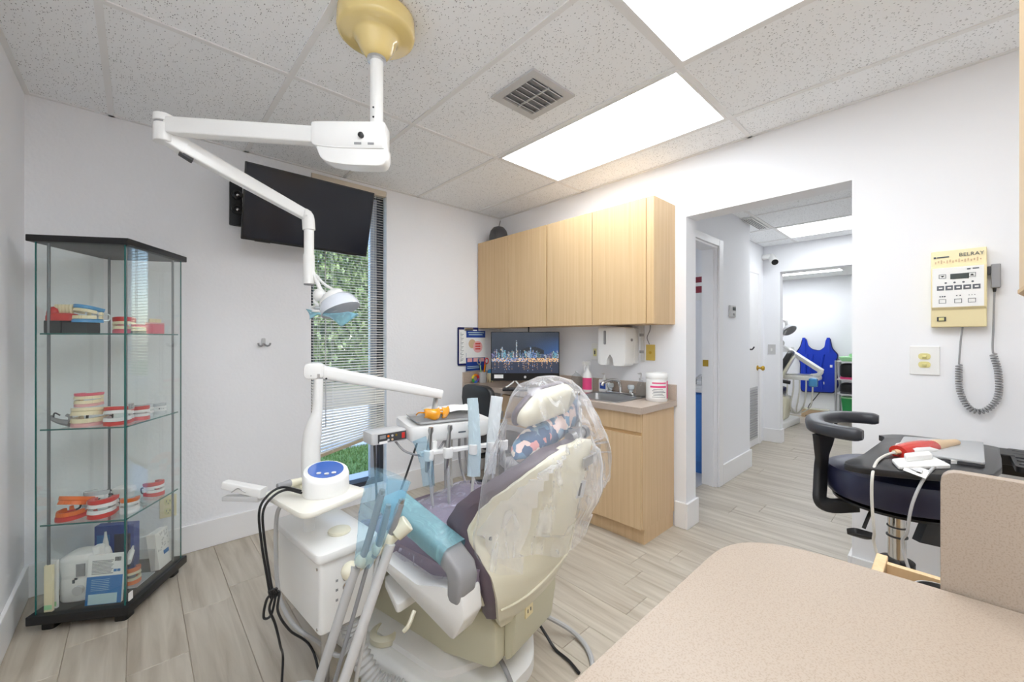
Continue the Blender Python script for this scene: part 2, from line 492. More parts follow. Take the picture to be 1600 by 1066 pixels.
# ------------------------------------------------------------------ floor: planks along y, staggered
fl = struct('floor', B(XL - .2, BX + .2, YB - .1, YF + .2, -.06, -.004), 'underlay')
rp = random.Random(4)
PW_, PL_ = .185, 1.22
zones = [(XL, XR, .15, YF), (XR, WX, OY0, OY1), (WX, HX, .15, 1.56), (HX, BX, .55, 2.1)]
i = 0
x = XL
while x < BX:
    x1 = min(x + PW_, BX)
    xm = (x + x1) / 2
    if xm < XR: y0, y1 = .12, YF
    elif xm < WX: y0, y1 = OY0 - .02, OY1
    elif xm < 4.41: y0, y1 = .1, 1.45
    elif xm < HX: y0, y1 = .1, 1.56
    else: y0, y1 = .5, 2.2
    ys = y0 - rp.random() * PL_
    while ys < y1:
        a, b = max(ys, y0), min(ys + PL_, y1)
        if b - a > .03:
            g = .0006; h = .0016
            m = MB().loft([[(x + g, a + g, -.004), (x1 - g, a + g, -.004), (x1 - g, b - g, -.004), (x + g, b - g, -.004)],
                           [(x + g, a + g, -.002), (x1 - g, a + g, -.002), (x1 - g, b - g, -.002), (x + g, b - g, -.002)],
                           [(x + g + h, a + g + h, 0), (x1 - g - h, a + g + h, 0), (x1 - g - h, b - g - h, 0), (x + g + h, b - g - h, 0)]])
            obj('plank', m, 'plank', fl, smooth=0)
        ys += PL_
    x = x1
# the strips of floor no plank piece above covers
struct('trim_1', B(WX, 4.5, 1.45, 2.9, -.004, .002), 'lgrey')      # bathroom tile floor
struct('trim_2', B(XL, BX, YB, .12, -.004, -.001), 'plank')

# ------------------------------------------------------------------ walls
WXL, WXR, WZ0, WZ1 = .895, 1.455, .10, 2.42
m = MB().box(XL - .15, WXL, YF, YF + .16, 0, HC + .1).box(WXR, WX, YF, YF + .16, 0, HC + .1)
m.box(WXL, WXR, YF, YF + .16, 0, WZ0).box(WXL, WXR, YF, YF + .16, WZ1, HC + .1)
struct('wall_far', m, 'wall')
struct('wall_left', B(XL - .15, XL, YB, YF, 0, HC + .1), 'smooth_wall')
m = MB().box(XR, WX, OY1, YF, 0, HC + .1).box(XR, WX, YB, OY0, 0, HC + .1).box(XR, WX, OY0, OY1, OZ, HC + .1)
struct('wall_right', m, 'smooth_wall')
struct('wall_back', B(XL - .15, WX, YB - .15, YB, 0, HC + .1), 'smooth_wall')
m = MB().box(WX, 2.86, 1.335, 1.45, 0, 2.5).box(3.60, 4.41, 1.335, 1.45, 0, 2.5).box(2.86, 3.60, 1.335, 1.45, 2.03, 2.5)
m.box(4.30, 4.41, 1.45, 1.68, 0, 2.5).box(4.41, HX, 1.56, 1.68, 0, 2.5)
struct('wall_hall', m, 'smooth_wall')
struct('wall_hall_near', B(WX, HX, -.85, -.75, 0, 2.5), 'smooth_wall')
m = MB().box(HX, HX + .12, 1.385, 1.68, 0, 2.5).box(HX, HX + .12, -.85, -.2, 0, 2.5).box(HX, HX + .12, -.2, 1.385, 2.05, 2.5)
struct('wall_hall_end', m, 'smooth_wall')
m = MB().box(BX, BX + .12, -.85, 3.0, 0, 2.5)
struct('wall_rear_room', m, 'smooth_wall')
struct('wall_rear_room_side', MB().box(HX, BX, -.97, -.85, 0, 2.5).box(HX, BX, 2.9, 3.0, 0, 2.5).box(HX, HX + .12, 1.68, 2.9, 0, 2.5), 'smooth_wall')
struct('wall_bathroom', MB().box(4.41, 4.53, 1.68, 2.9, 0, 2.5).box(WX, 4.53, 2.9, 3.0, 0, 2.5), 'smooth_wall')

# baseboards
BH, BT = .16, .016
def base(name, mb): return struct(name, mb, 'trim', bevel=.004)
base('baseboard_far', MB().box(XL, WXL - .0, YF - BT, YF, 0, BH).box(WXR, 2.2, YF - BT, YF, 0, BH))
base('baseboard_left', B(XL, XL + BT, YB, YF - BT, 0, BH))
base('baseboard_right', MB().box(XR - BT, WX + BT, OY1 - BT, OY1, 0, BH + .01).box(XR - BT, XR, OY1, 1.2555, 0, BH + .01).box(WX, WX + BT, OY1, 1.319, 0, BH + .01))
base('baseboard_right_near', MB().box(XR - BT, XR, YB, OY0, 0, BH).box(XR - BT, WX, OY0, OY0 + BT, 0, BH))
base('baseboard_hall', MB().box(3.69, 4.41 + BT, 1.335 - BT, 1.335, 0, BH + .01).box(4.41, 4.41 + BT, 1.335, 1.56, 0, BH))
base('baseboard_hall_end', MB().box(HX - BT, HX, 1.385 - BT, 1.56, 0, BH).box(HX, HX + .12, 1.385 - BT, 1.385, 0, BH))
base('baseboard_rear_room', B(BX - BT, BX, -.85, 2.9, 0, .11))

# ------------------------------------------------------------------ ceilings
ce = struct('ceiling', B(XL - .15, WX, YB - .1, YF + .1, HC + .1, HC + .16), 'white_m')
GX = [XL, -.10, .51, 1.12, 1.73, 2.34, XR]
GY = [YB, -.42, .80, 2.02, YF]
LIGHTS = {(3, 1), (4, 2), (1, 0), (1, 1)}
for a in range(len(GX) - 1):
    for b in range(len(GY) - 1):
        if (a, b) in LIGHTS: continue
        x0, x1, y0, y1 = GX[a] + .008, GX[a + 1] - .008, GY[b] + .008, GY[b + 1] - .008
        obj('ceiling_tile', B(x0, x1, y0, y1, HC + .004, HC + .02), 'tile', ce, smooth=0)
for g in GX[1:-1]: obj('grid_bar', B(g - .012, g + .012, YB, YF, HC - .001, HC + .004), 'grid', ce, smooth=0)
for g in GY[1:-1]:
    for a in range(len(GX) - 1):
        obj('grid_bar', B(GX[a] + .012 * (a > 0), GX[a + 1] - .012 * (a < 5), g - .012, g + .012, HC - .001, HC + .004), 'grid', ce, smooth=0)
obj('wall_angle', MB().box(XL, XR, YF - .02, YF, HC - .001, HC + .004).box(XL, XL + .02, YB, YF - .02, HC - .001, HC + .004).box(XR - .02, XR, YB, YF - .02, HC - .001, HC + .004), 'grid', ce, smooth=0)

hc = struct('ceiling_hall', B(WX, HX, -.85, 1.7, HH + .06, HH + .1), 'white_m')
HXs = [WX, 2.91, 3.52, 4.13, 4.74, 5.35, HX]; HYs = [-.75, 0, 1.22, 1.56]
for a in range(6):
    for b in range(3):
        if (a, b) == (4, 1): continue
        obj('ceiling_tile', B(HXs[a] + .006, HXs[a + 1] - .006, HYs[b] + .006, min(HYs[b + 1], 1.335 if a < 3 else 1.56) - .006, HH + .004, HH + .016), 'tile', hc, smooth=0)
for g in HXs[1:-1]: obj('grid_bar', B(g - .012, g + .012, -.75, 1.334 if g < 4.4 else 1.56, HH - .002, HH + .004), 'grid', hc, smooth=0)
for g in HYs[1:-1]: obj('grid_bar', B(WX, HX, g - .012, g + .012, HH - .001, HH + .0035), 'grid', hc, smooth=0)
struct('ceiling_rear_room', B(HX + .12, BX, -.85, 2.9, 2.22, 2.26), 'white_m')
struct('ceiling_bathroom', B(WX, 4.41, 1.45, 2.9, 2.40, 2.44), 'white_m')

def ceiling_light(x0, x1, y0, y1, z, label, lampm='lamp'):
    t = thing('ceiling_light', label, 'light', ((x0 + x1) / 2, (y0 + y1) / 2, z), group='recessed ceiling lights')
    f = .014
    m = MB()
    for q in ((x0, x0 + f, y0, y1), (x1 - f, x1, y0, y1), (x0 + f, x1 - f, y0, y0 + f), (x0 + f, x1 - f, y1 - f, y1)):
        m.box(*q, z - .004, z + .06)
    m.box(x0, x1, y0, y1, z + .06, z + .065)
    obj('frame', m, 'grid', t, smooth=0)
    obj('diffuser', B(x0 + f, x1 - f, y0 + f, y1 - f, z - .001, z + .003), lampm, t, smooth=0)
ceiling_light(1.742, 2.328, .812, 2.008, HC, 'rectangular ceiling light panel above the wall cabinets')
ceiling_light(1.132, 1.718, -.408, .788, HC, 'rectangular ceiling light panel cut by the top edge of the photo')
ceiling_light(-.088, .498, -1.588, -.432, HC, 'added unseen ceiling light panel behind the viewer, brightening the near side')  # added fill light out of view, brightens the chair and near side
ceiling_light(-.088, .498, -.408, .788, HC, 'added unseen ceiling light panel right above the viewer, brightening the left side')  # second added fill panel, unseen, lifts the dimmer left half of the room
ceiling_light(4.752, 5.338, .012, 1.208, HH, 'ceiling light panel in the hallway beyond the doorway', 'lamp_far')
ceiling_light(7.10, 7.32, 1.02, 2.24, 2.215, 'narrow strip light on the ceiling of the far treatment room', 'lamp_rear')
ceiling_light(3.2, 3.5, 2.0, 2.6, 2.395, 'ceiling light of the side room behind the narrow doorway', 'lamp_far')

# square air vent
t = thing('ceiling_vent', 'square grey louvred air vent set in the ceiling tile beside the light', 'vent', (1.417, 1.383, HC))
vx, vy = 1.417, 1.383
m = MB()
for (a, b_, c_, d) in ((-.145, .145, -.145, -.105), (-.145, .145, .105, .145), (-.145, -.105, -.105, .105), (.105, .145, -.105, .105)):
    m.box(vx + a, vx + b_, vy + c_, vy + d, HC - .008, HC + .003)
obj('frame', m, 'lgrey', t, smooth=0)
obj('backing', B(vx - .105, vx + .105, vy - .105, vy + .105, HC + .0, HC + .003), 'grey', t, smooth=0)
for k in range(6):
    s = -.090 + k * .036
    T = local_m((vx + (.0), vy + s, HC - .004), 0, .7)
    obj('slat', B(-.105, .105, -.017, .017, -.0015, .0015, T), 'lgrey', t, smooth=0)
obj('divider', B(vx - .004, vx + .004, vy - .105, vy + .105, HC - .012, HC - .006), 'lgrey', t, smooth=0)

# ------------------------------------------------------------------ window with blind
wn = struct('window_1', MB().box(WXL, WXL + .03, YF + .06, YF + .16, WZ0, WZ1).box(WXR - .03, WXR, YF + .06, YF + .16, WZ0, WZ1)
            .box(WXL + .03, WXR - .03, YF + .06, YF + .16, WZ1 - .05, WZ1).box(WXL + .03, WXR - .03, YF + .06, YF + .16, WZ0, WZ0 + .04), 'frame')
obj('mullion', B(WXR - .085, WXR - .03, YF + .11, YF + .15, WZ0 + .04, WZ1 - .05), 'lframe', wn)
obj('mullion', B(WXL + .03, WXL + .05, YF + .11, YF + .15, WZ0 + .04, WZ1 - .05), 'lframe', wn)
obj('pane', B(WXL + .05, WXR - .085, YF + .128, YF + .132, WZ0 + .04, WZ1 - .05), 'wpane', wn)
struct('trim_3', B(WXL, WXR, YF + .0, YF + .06, WZ0, WZ0 + .006), 'trim', smooth=0)

bl = thing('window_blind', 'white slatted blind with crooked bottom rail hanging in the tall narrow window', 'blind', (1.175, YF + .03, .42))
obj('headrail', B(WXL + .004, WXR - .004, YF - .005, YF + .045, 2.375, 2.418), 'head', bl, bevel=.003)
m = MB()
half = (WXR - WXL) / 2 - .008
prof = [(-.0125, -.001), (-.006, .0009), (0, .0015), (.006, .0009), (.0125, -.001)]
m.loft([[(sx * half, y, z + .0004) for y, z in prof] + [(sx * half, y, z - .0004) for y, z in prof[::-1]] for sx in (-1, 1)])
sl0 = None
zt, zb_l, zb_r = 2.36, .418, .512
n = 96
for k in range(n):
    f_ = k / (n - 1)
    zl = zt - (zt - zb_l) * f_; zr = zt - (zt - zb_r) * f_
    u = max(0, (f_ - .80) / .20)
    zm_flat = zt - (zt - .470) * f_
    dz = (zr - zl) * u * u if f_ < .999 else (zr - zl)
    if sl0 is None:
        o = obj('slat', m, 'slat', bl, smooth=60); sl0 = o
        o.data.transform(Matrix.Translation(OFF[bl.name]))
    else:
        o = sl0.copy(); C.objects.link(o)
    o.location = Vector((1.175, YF + .022, zm_flat)) - OFF[bl.name]
    tl = math.radians(14) + (math.radians(26) * max(0, min(1, (1.05 - zm_flat) / .18)) if zm_flat > .74 else math.radians(6))
    o.rotation_euler = (tl, -math.atan2(dz, half * 2), 0)
T = local_m((1.175, YF + .022, .462), 0, 0, -math.atan2(zb_r - zb_l + .02, half * 2))
obj('bottom_rail', B(-half, half, -.014, .014, -.014, .010, T), 'railm', bl, bevel=.003)
for xx in (WXL + .055, 1.045, WXR - .09):
    zz = .462 + (xx - 1.175) * .2
    obj('ladder_cord', MB().tube([(xx, YF + .006, 2.37), (xx, YF + .006, zz)], .0011, 5, 0), 'white_m', bl)
    obj('ladder_cord', MB().tube([(xx, YF + .038, 2.37), (xx, YF + .038, zz)], .0011, 5, 0), 'white_m', bl)
obj('tilt_wand', MB().tube([(.985, YF - .012, 2.37), (.99, YF - .012, .62)], .0035, 6, 0), 'lgrey', bl)

# ------------------------------------------------------------------ outdoors, seen through the blind
struct('ground', B(-12, 26, YF + .2, 30, -.22, -.12), 'grass')
struct('trim_4', B(-10, 20, 3.6, 4.05, -.12, -.10), 'paving')       # walk along the wall
struct('trim_5', B(-10, 24, 5.1, 10.5, -.12, -.10), 'paving')       # drive beyond the lawn
gl = MB(); rg = random.Random(3)
for k in range(5000):
    x = rg.uniform(-.2, 3.2); y = rg.uniform(4.05, 5.1); h = rg.uniform(.03, .06); a = rg.uniform(0, PI); dx, dy = math.cos(a) * .006, math.sin(a) * .006
    lx, ly = rg.uniform(-.02, .02), rg.uniform(-.02, .02)
    gl.add([(x - dx, y - dy, -.12), (x + dx, y + dy, -.12), (x + lx, y + ly, -.12 + h)], [[0, 1, 2]])
g = obj('lawn_grass', gl, 'grass', smooth=0)
tag(g, 'strip of green lawn outside between the walk and the drive', 'grass', kind='stuff')

def shrub(name, label, cx, cy, rx, ry, h, m, seed, nleaf=9000, sz=.11):
    r = random.Random(seed)
    t = thing(name, label, 'shrub' if name == 'hedge_shrub' else 'tree', (cx, cy, -.12), group=None)
    lf = MB()
    for k in range(nleaf):
        z = r.random() ** .9
        a = r.uniform(0, 2 * PI)
        wob = 1 + .22 * noise.noise(Vector((math.cos(a) * 1.7 + seed, math.sin(a) * 1.7, z * 4)))
        q = math.sqrt(max(.05, 1 - (2 * z - 1) ** 4)) * wob * (1 - .25 * r.random() ** 2)
        p = Vector((cx + math.cos(a) * rx * q, cy + math.sin(a) * ry * q, -.1 + z * h))
        s = sz * r.uniform(.6, 1.3)
        rot = Matrix.Rotation(r.uniform(0, PI * 2), 3, 'Z') @ Matrix.Rotation(r.uniform(-.9, .9), 3, 'X')
        lf.add([p + rot @ Vector(v) for v in ((-s * .4, 0, 0), (0, -s * .0 - .002, s), (s * .4, 0, 0), (0, .01, -s * .8))], [[0, 3, 2, 1]])
    obj('foliage', lf, m, t, smooth=0)
    obj('trunk', MB().tube([(cx, cy, -.12), (cx + .03, cy, h * .5), (cx, cy + .05, h * .8)], lambda u: .09 * (1 - .7 * u), 8), 'bark', t)
shrub('hedge_shrub', 'dense green shrub outside the left half of the window', 3.3, 12.0, 2.1, 1.2, 4.6, 'leaf', 1)
shrub('hedge_shrub', 'dense green shrub outside the right half of the window', 6.4, 15.0, 2.2, 1.3, 4.2, 'leafd', 2)
shrub('hedge_shrub', 'low shrub at the right end of the row outside the window', 9.6, 12.4, 2.0, 1.2, 4.4, 'leaf', 3, 8000)
shrub('garden_tree', 'tall dark tree behind the shrubs outside the window', 4.2, 20.0, 3.4, 2.0, 7.4, 'leafd', 5, 10000, .22)
shrub('garden_tree', 'tall lighter tree at the right behind the shrubs outside', 11.8, 20.5, 3.6, 2.0, 7.0, 'leaf', 6, 9000, .22)

# ------------------------------------------------------------------ hallway doors
d = struct('door_1', MB().box(2.815, 2.86, 1.319, 1.335, 0, 2.09).box(3.60, 3.69, 1.319, 1.335, 0, 2.09).box(2.86, 3.60, 1.319, 1.335, 2.03, 2.09), 'trim', bevel=.004)
obj('jamb', MB().box(3.585, 3.60, 1.335, 1.46, 0, 2.03).box(2.86, 2.875, 1.335, 1.46, 0, 2.03).box(2.875, 3.585, 1.335, 1.46, 2.015, 2.03), 'trim', d)
obj('strike_plate', B(3.582, 3.585, 1.405, 1.45, 1.015, 1.07), 'brass', d)
obj('door_stop', B(3.573, 3.585, 1.36, 1.395, 0, 2.015), 'trim', d)
d = struct('door_2', MB().box(4.62, 5.42, 1.545, 1.56, .01, 2.01), 'trim')
obj('casing', MB().box(4.55, 4.62, 1.54, 1.56, 0, 2.08).box(5.42, 5.50, 1.54, 1.56, 0, 2.08).box(4.62, 5.42, 1.54, 1.56, 2.01, 2.08), 'trim', d, bevel=.004)
obj('door_knob', MB().lathe([(.03, 0), (.03, .008), (.012, .014), (.012, .035), (.026, .05), (.03, .062), (.02, .075), (.001, .078)], (5.364, 1.545, .905), (0, -1, 0), 18), 'brass', d)
gr = obj('return_grille', B(5.00, 5.36, 1.538, 1.546, .09, .69), 'lgrey', d)
for k in range(20):
    z = .125 + k * .028
    obj('slat', B(-.155, .155, -.006, .006, -.001, .001, local_m((5.18, 1.534, z), 0, .8)), 'grey', gr, smooth=0)
obj('coat_hook', MB().tube([(5.02, 1.545, 1.14), (5.02, 1.50, 1.13), (5.02, 1.475, 1.16)], .008, 8).box(5.0, 5.04, 1.54, 1.546, 1.10, 1.18), 'dgrey', d)

# door of the side room: only its fittings show
t = thing('vanity_cabinet', 'bright blue vanity cabinet seen through the narrow doorway', 'cabinet', (4.02, 1.75, 0))
obj('body', B(3.80, 4.38, 1.47, 2.05, .10, .76), 'vanity', t)
obj('toe_board', B(3.84, 4.38, 1.47, 2.05, 0, .10), 'vanity', t)
for y0, y1 in ((1.49, 1.755), (1.765, 2.03)):
    dr = obj('cabinet_door', B(3.78, 3.80, y0, y1, .12, .74), 'vanity', t, bevel=.003)
    obj('door_panel', B(3.774, 3.78, y0 + .05, y1 - .05, .17, .69), 'vanity', dr, bevel=.003)
obj('vanity_top', B(3.76, 4.40, 1.46, 2.07, .76, .80), 'white', t, bevel=.004)
t = thing('vanity_faucet', 'small chrome faucet on the white vanity top', 'faucet', (3.92, 1.62, .80))
obj('spout', MB().tube([(4.0, 1.62, .80), (4.0, 1.62, .87), (3.96, 1.62, .90), (3.88, 1.62, .88)], .013, 10).box(3.97, 4.03, 1.53, 1.71, .80, .812), 'chrome', t)
obj('handle', MB().lathe([(.014, 0), (.014, .03), (.02, .035), (.016, .055)], (4.0, 1.55, .812)), 'chrome', t)
obj('handle', MB().lathe([(.014, 0), (.014, .03), (.02, .035), (.016, .055)], (4.0, 1.69, .812)), 'chrome', t)
t = thing('wall_notice', 'small white notice with two maroon bands seen through the narrow doorway', 'notice', (4.40, 1.85, 1.70))
obj('sheet', B(4.40, 4.409, 1.68, 2.02, 1.66, 1.95), 'paper', t)
obj('band', B(4.396, 4.40, 1.69, 2.01, 1.85, 1.91), 'maroon', t); obj('band', B(4.396, 4.40, 1.69, 2.01, 1.74, 1.81), 'maroon', t)

t = thing('thermostat', 'small white thermostat on the hallway wall beside the doorway', 'thermostat', (3.915, 1.335, 1.45))
obj('body', B(3.85, 3.985, 1.318, 1.335, 1.445, 1.55), 'lgrey', t, bevel=.004)
obj('display', B(3.90, 3.965, 1.314, 1.318, 1.505, 1.535), 'dial', t); obj('button', B(3.915, 3.945, 1.314, 1.318, 1.46, 1.48), 'grey', t)
t = thing('security_camera', 'small white camera with dark lens high on the hallway corner', 'camera', (5.6, 1.5, 2.14))
obj('mount', MB().cyl((5.6, 1.555, 2.24), (5.6, 1.47, 2.24), .03).cyl((5.6, 1.47, 2.24), (5.58, 1.44, 2.2), .012), 'white', t)
obj('body', MB().cyl((5.64, 1.47, 2.24), (5.50, 1.40, 2.15), .04), 'white', t)
obj('lens', MB().cyl((5.50, 1.40, 2.15), (5.494, 1.397, 2.146), .034), 'black', t)
t = thing('hall_switch', 'white light switch on the wall left of the far treatment room', 'switch', (HX, 1.47, 1.06))
obj('plate', B(HX - .006, HX, 1.43, 1.51, 1.06, 1.18), 'lgrey', t, bevel=.002); obj('toggle', B(HX - .014, HX - .006, 1.462, 1.478, 1.10, 1.135), 'white', t)
t = thing('hall_vent', 'small white louvred vent on the hallway ceiling near the doorway', 'vent', (4.3, 1.28, HH))
obj('frame', B(4.16, 4.66, 1.24, 1.33, HH - .008, HH - .001), 'white', t)
for k in range(4): obj('slat', B(4.18, 4.64, 1.255 + k * .018, 1.262 + k * .018, HH - .012, HH - .008), 'grey', t, smooth=0)

# ------------------------------------------------------------------ wall cabinets over the sink
CT = .843
def wall_cabinet(y0, y1, splits, label, stile=None):
    t = thing('wall_cabinet', label, 'cabinet', (2.51, (y0 + y1) / 2, 1.349), group='maple wall cabinets over the sink counter')
    obj('body', B(2.383, XR, y0, y1, 1.349, 2.150), 'maple', t, bevel=.0015)
    for a, b in zip(splits[:-1], splits[1:]):
        obj('cabinet_door', B(2.362, 2.381, a + .0025, b - .0025, 1.350, 2.149), 'maple', t, bevel=.002)
    if stile: obj('stile', B(2.366, 2.383, stile[0], stile[1], 1.349, 2.150), 'maple', t, bevel=.0015)
wall_cabinet(1.256, 2.152, [1.305, 1.721, 2.151], 'maple wall cabinet with two doors above the sink and towel dispenser', (1.2565, 1.3045))
wall_cabinet(2.157, 3.030, [2.158, 2.595, 3.028], 'maple wall cabinet with two doors in the corner above the clipboard')

t = thing('speaker', 'dark grey rounded speaker sitting on top of the corner wall cabinet', 'speaker', (2.50, 2.90, 2.15))
obj('body', MB().lathe([(.075, 0), (.088, .01), (.088, .07), (.075, .115), (.05, .145), (.015, .158)], (2.50, 2.89, 2.15)), 'dgrey', t)
obj('foot', MB().cyl((2.50, 2.89, 2.15), (2.50, 2.89, 2.156), .08), 'black', t)
obj('cable', MB().tube([(2.55, 2.93, 2.28), (2.60, 3.0, 2.34), (2.645, 3.03, 2.42)], .003, 6), 'dgrey', t)

# ------------------------------------------------------------------ base cabinets, counter and backsplash
t = thing('base_cabinet', 'maple base cabinet with a door and false drawer front under the sink', 'cabinet', (2.43, 1.65, 0))
obj('body', MB().box(2.233, 2.640, 1.2575, 1.2775, .10, .804).box(2.233, 2.640, 2.03, 2.05, .10, .804).box(2.233, 2.640, 1.2775, 2.03, .10, .118)
    .box(2.622, 2.640, 1.2775, 2.03, .118, .804).box(2.233, 2.25, 1.2775, 2.03, .66, .69), 'maple_x', t)
obj('toe_kick', MB().box(2.262, 2.638, 1.2625, 2.045, 0, .10), 'maple_x', t)
for a, b in ((1.260, 1.652), (1.656, 2.048)):
    obj('cabinet_door', B(2.213, 2.232, a, b, .105, .668), 'maple_x', t, bevel=.002)
    obj('drawer_front', B(2.213, 2.232, a, b, .690, .800), 'maple_x', t, bevel=.002)
obj('finger_rail', B(2.226, 2.233, 1.26, 2.048, .668, .69), 'maple_edge', t)
t = thing('drawer_cabinet', 'maple desk drawer with pull-out shelf under the counter, above the office chair', 'cabinet', (2.43, 2.27, 0))
obj('body', MB().box(2.233, 2.640, 2.055, 2.075, .0, .804).box(2.233, 2.640, 2.50, 2.52, .55, .804).box(2.62, 2.64, 2.075, 2.50, .10, .804), 'maple_x', t)
obj('keyboard_shelf', MB().box(2.18, 2.60, 2.078, 2.497, .565, .592), 'maple_x', t, bevel=.002)
for z0, z1, out in ((.655, .790, 0),):
    dr = obj('drawer', MB().box(2.213 - out, 2.232 - out, 2.057, 2.518, z0, z1).box(2.233 - out, 2.60 - out, 2.08, 2.092, z0 + .02, z1 - .03).box(2.233 - out, 2.60 - out, 2.484, 2.496, z0 + .02, z1 - .03).box(2.233 - out, 2.60 - out, 2.092, 2.484, z0 + .02, z0 + .03), 'maple_x', t, bevel=.0015)

t = thing('countertop', 'taupe laminate countertop with backsplash holding the sink and monitor', 'countertop', (2.42, 2.14, .804))
hx0, hx1, hy0, hy1 = 2.265, 2.565, 1.465, 1.835
m = MB().box(2.19, hx0, 1.243, YF, .804, CT).box(hx1, XR, 1.243, YF, .804, CT).box(hx0, hx1, 1.243, hy0, .804, CT).box(hx0, hx1, hy1, YF, .804, CT)
obj('worktop', m, 'taupe', t, smooth=0)
obj('backsplash', MB().box(XR - .02, XR, 1.243, YF, CT, CT + .102).box(2.19, XR - .02, YF - .02, YF, CT, CT + .102), 'taupe', t, bevel=.002)

t = thing('sink', 'small stainless steel sink set into the taupe counter', 'sink', (2.41, 1.64, .70))
def rr(x0, x1, y0, y1, r, z): return [(x, y, z) for x, y in rrect(x1 - x0, y1 - y0, r, (x0 + x1) / 2, (y0 + y1) / 2, 6)]
obj('basin', MB().loft([rr(hx0 + .035, hx1 - .035, hy0 + .035, hy1 - .035, .05, .71), rr(hx0 + .012, hx1 - .012, hy0 + .012, hy1 - .012, .06, .73),
                        rr(hx0 + .002, hx1 - .002, hy0 + .002, hy1 - .002, .04, CT + .001)], caps=False).add([Vector(p) for p in rr(hx0 + .035, hx1 - .035, hy0 + .035, hy1 - .035, .05, .71)], [list(range(28))]), 'steel', t)
obj('rim', MB().loft([rr(hx0 + .002, hx1 - .002, hy0 + .002, hy1 - .002, .04, CT + .001), rr(hx0 - .004, hx1 + .004, hy0 - .004, hy1 + .004, .04, CT + .005), rr(hx0 - .024, hx1 + .064, hy0 - .024, hy1 + .024, .04, CT + .005), rr(hx0 - .028, hx1 + .068, hy0 - .028, hy1 + .028, .04, CT + .001)], caps=False), 'steel', t)
obj('drain', MB().lathe([(.03, 0), (.03, .003), (.02, .003), (.016, .001)], (2.41, 1.65, .711)), 'chrome', t)
t = thing('faucet', 'chrome faucet with two clear knobs standing behind the sink', 'faucet', (2.60, 1.64, CT + .005))
obj('deck', MB().prism(rrect(.055, .24, .025, 2.60, 1.64), CT + .005, CT + .022, inset=.004), 'chrome', t)
obj('spout', MB().tube([(2.60, 1.64, CT + .02), (2.60, 1.645, CT + .075), (2.575, 1.655, CT + .105), (2.51, 1.675, CT + .11), (2.455, 1.69, CT + .095), (2.445, 1.693, CT + .075)], .012, 12), 'chrome', t)
for yy in (1.555, 1.725):
    k = obj('knob', MB().lathe([(.013, 0), (.012, .02), (.024, .03), (.026, .05), (.02, .06), (.001, .062)], (2.60, yy, CT + .02), n=10), 'clearj', t)
    obj('knob_stem', MB().cyl((2.60, yy, CT + .005), (2.60, yy, CT + .03), .016), 'chrome', k)

def bottle_spray(loc):
    x, y, z = loc
    t = thing('spray_bottle', 'white spray bottle with magenta label on the counter left of the sink', 'bottle', loc)
    obj('body', MB().lathe([(.034, 0), (.038, .006), (.038, .115), (.033, .14), (.016, .165), (.014, .185)], loc), 'white', t)
    obj('label', MB().loft([[Vector((x + math.cos(a) * .0385, y + math.sin(a) * .0385, z + h)) for a in [2.4 + k * .16 for k in range(16)]] for h in (.02, .11)], closed=False, caps=False), 'magenta', t)
    hd = obj('trigger_head', MB().box(x - .05, x + .025, y - .012, y + .012, z + .205, z + .235).cyl((x, y, z + .183), (x, y, z + .207), .016), 'white', t, bevel=.004)
    obj('trigger', MB().tube([(x - .03, y, z + .205), (x - .042, y, z + .185), (x - .038, y, z + .16)], .006, 8), 'white', hd)
bottle_spray((2.556, 1.905, CT))
t = thing('soap_jug', 'white square soap jug with blue label behind the faucet', 'bottle', (2.615, 1.80, CT))
obj('body', MB().prism(rrect(.04, .085, .015, 2.612, 1.79), CT + .006, CT + .10, inset=.008).cyl((2.612, 1.79, CT + .10), (2.612, 1.79, CT + .115), .014), 'white', t)
obj('label', B(2.5905, 2.592, 1.765, 1.815, CT + .03, CT + .075), 'dblue', t)
obj('pump', MB().tube([(2.612, 1.79, CT + .11), (2.612, 1.79, CT + .14), (2.58, 1.79, CT + .145)], .006, 8), 'white', t)
t = thing('soap_dispenser', 'clear pump dispenser on the counter right of the faucet', 'bottle', (2.60, 1.475, CT))
obj('body', MB().lathe([(.03, .005), (.033, .012), (.033, .07), (.025, .10), (.012, .115), (.012, .122)], (2.598, 1.475, CT)), 'clearp', t)
obj('pump', MB().cyl((2.598, 1.475, CT + .12), (2.598, 1.475, CT + .135), .014).tube([(2.598, 1.475, CT + .135), (2.598, 1.475, CT + .165), (2.56, 1.475, CT + .168)], .005, 8), 'lgrey', t)
t = thing('wipes_canister', 'large white wipes canister with pink printed label at the counter end', 'canister', (2.535, 1.325, CT))
obj('body', MB().lathe([(.064, 0), (.068, .005), (.068, .15), (.064, .155)], (2.535, 1.325, CT), n=36), 'white', t)
obj('lid', MB().lathe([(.07, .15), (.071, .155), (.071, .18), (.066, .186), (.03, .187), (.028, .19), (.001, .19)], (2.535, 1.325, CT), n=36), 'white', t)
lab = lambda z0, z1, a0, a1, r: MB().loft([[Vector((2.535 + math.cos(a) * r, 1.325 + math.sin(a) * r, CT + z)) for a in [a0 + (a1 - a0) * k / 20 for k in range(21)]] for z in (z0, z1)], closed=False, caps=False)
obj('label', lab(.02, .135, 2.6, 5.2, .0684), 'paper', t)
obj('label_panel', lab(.02, .135, 4.7, 5.1, .0688), 'magenta', t)
obj('label_heading', MB().add(lab(.118, .126, 3.2, 4.6, .0688).v, lab(0, 1, 0, 1, 1).f).add(lab(.092, .104, 3.0, 4.6, .0688).v, lab(0, 1, 0, 1, 1).f), 'magenta', t)
tx = MB()
for k in range(6):
    q = lab(.03 + k * .01, .033 + k * .01, 3.2 + .1 * (k % 2), 4.5 - .15 * (k % 3), .0688); tx.add(q.v, q.f)
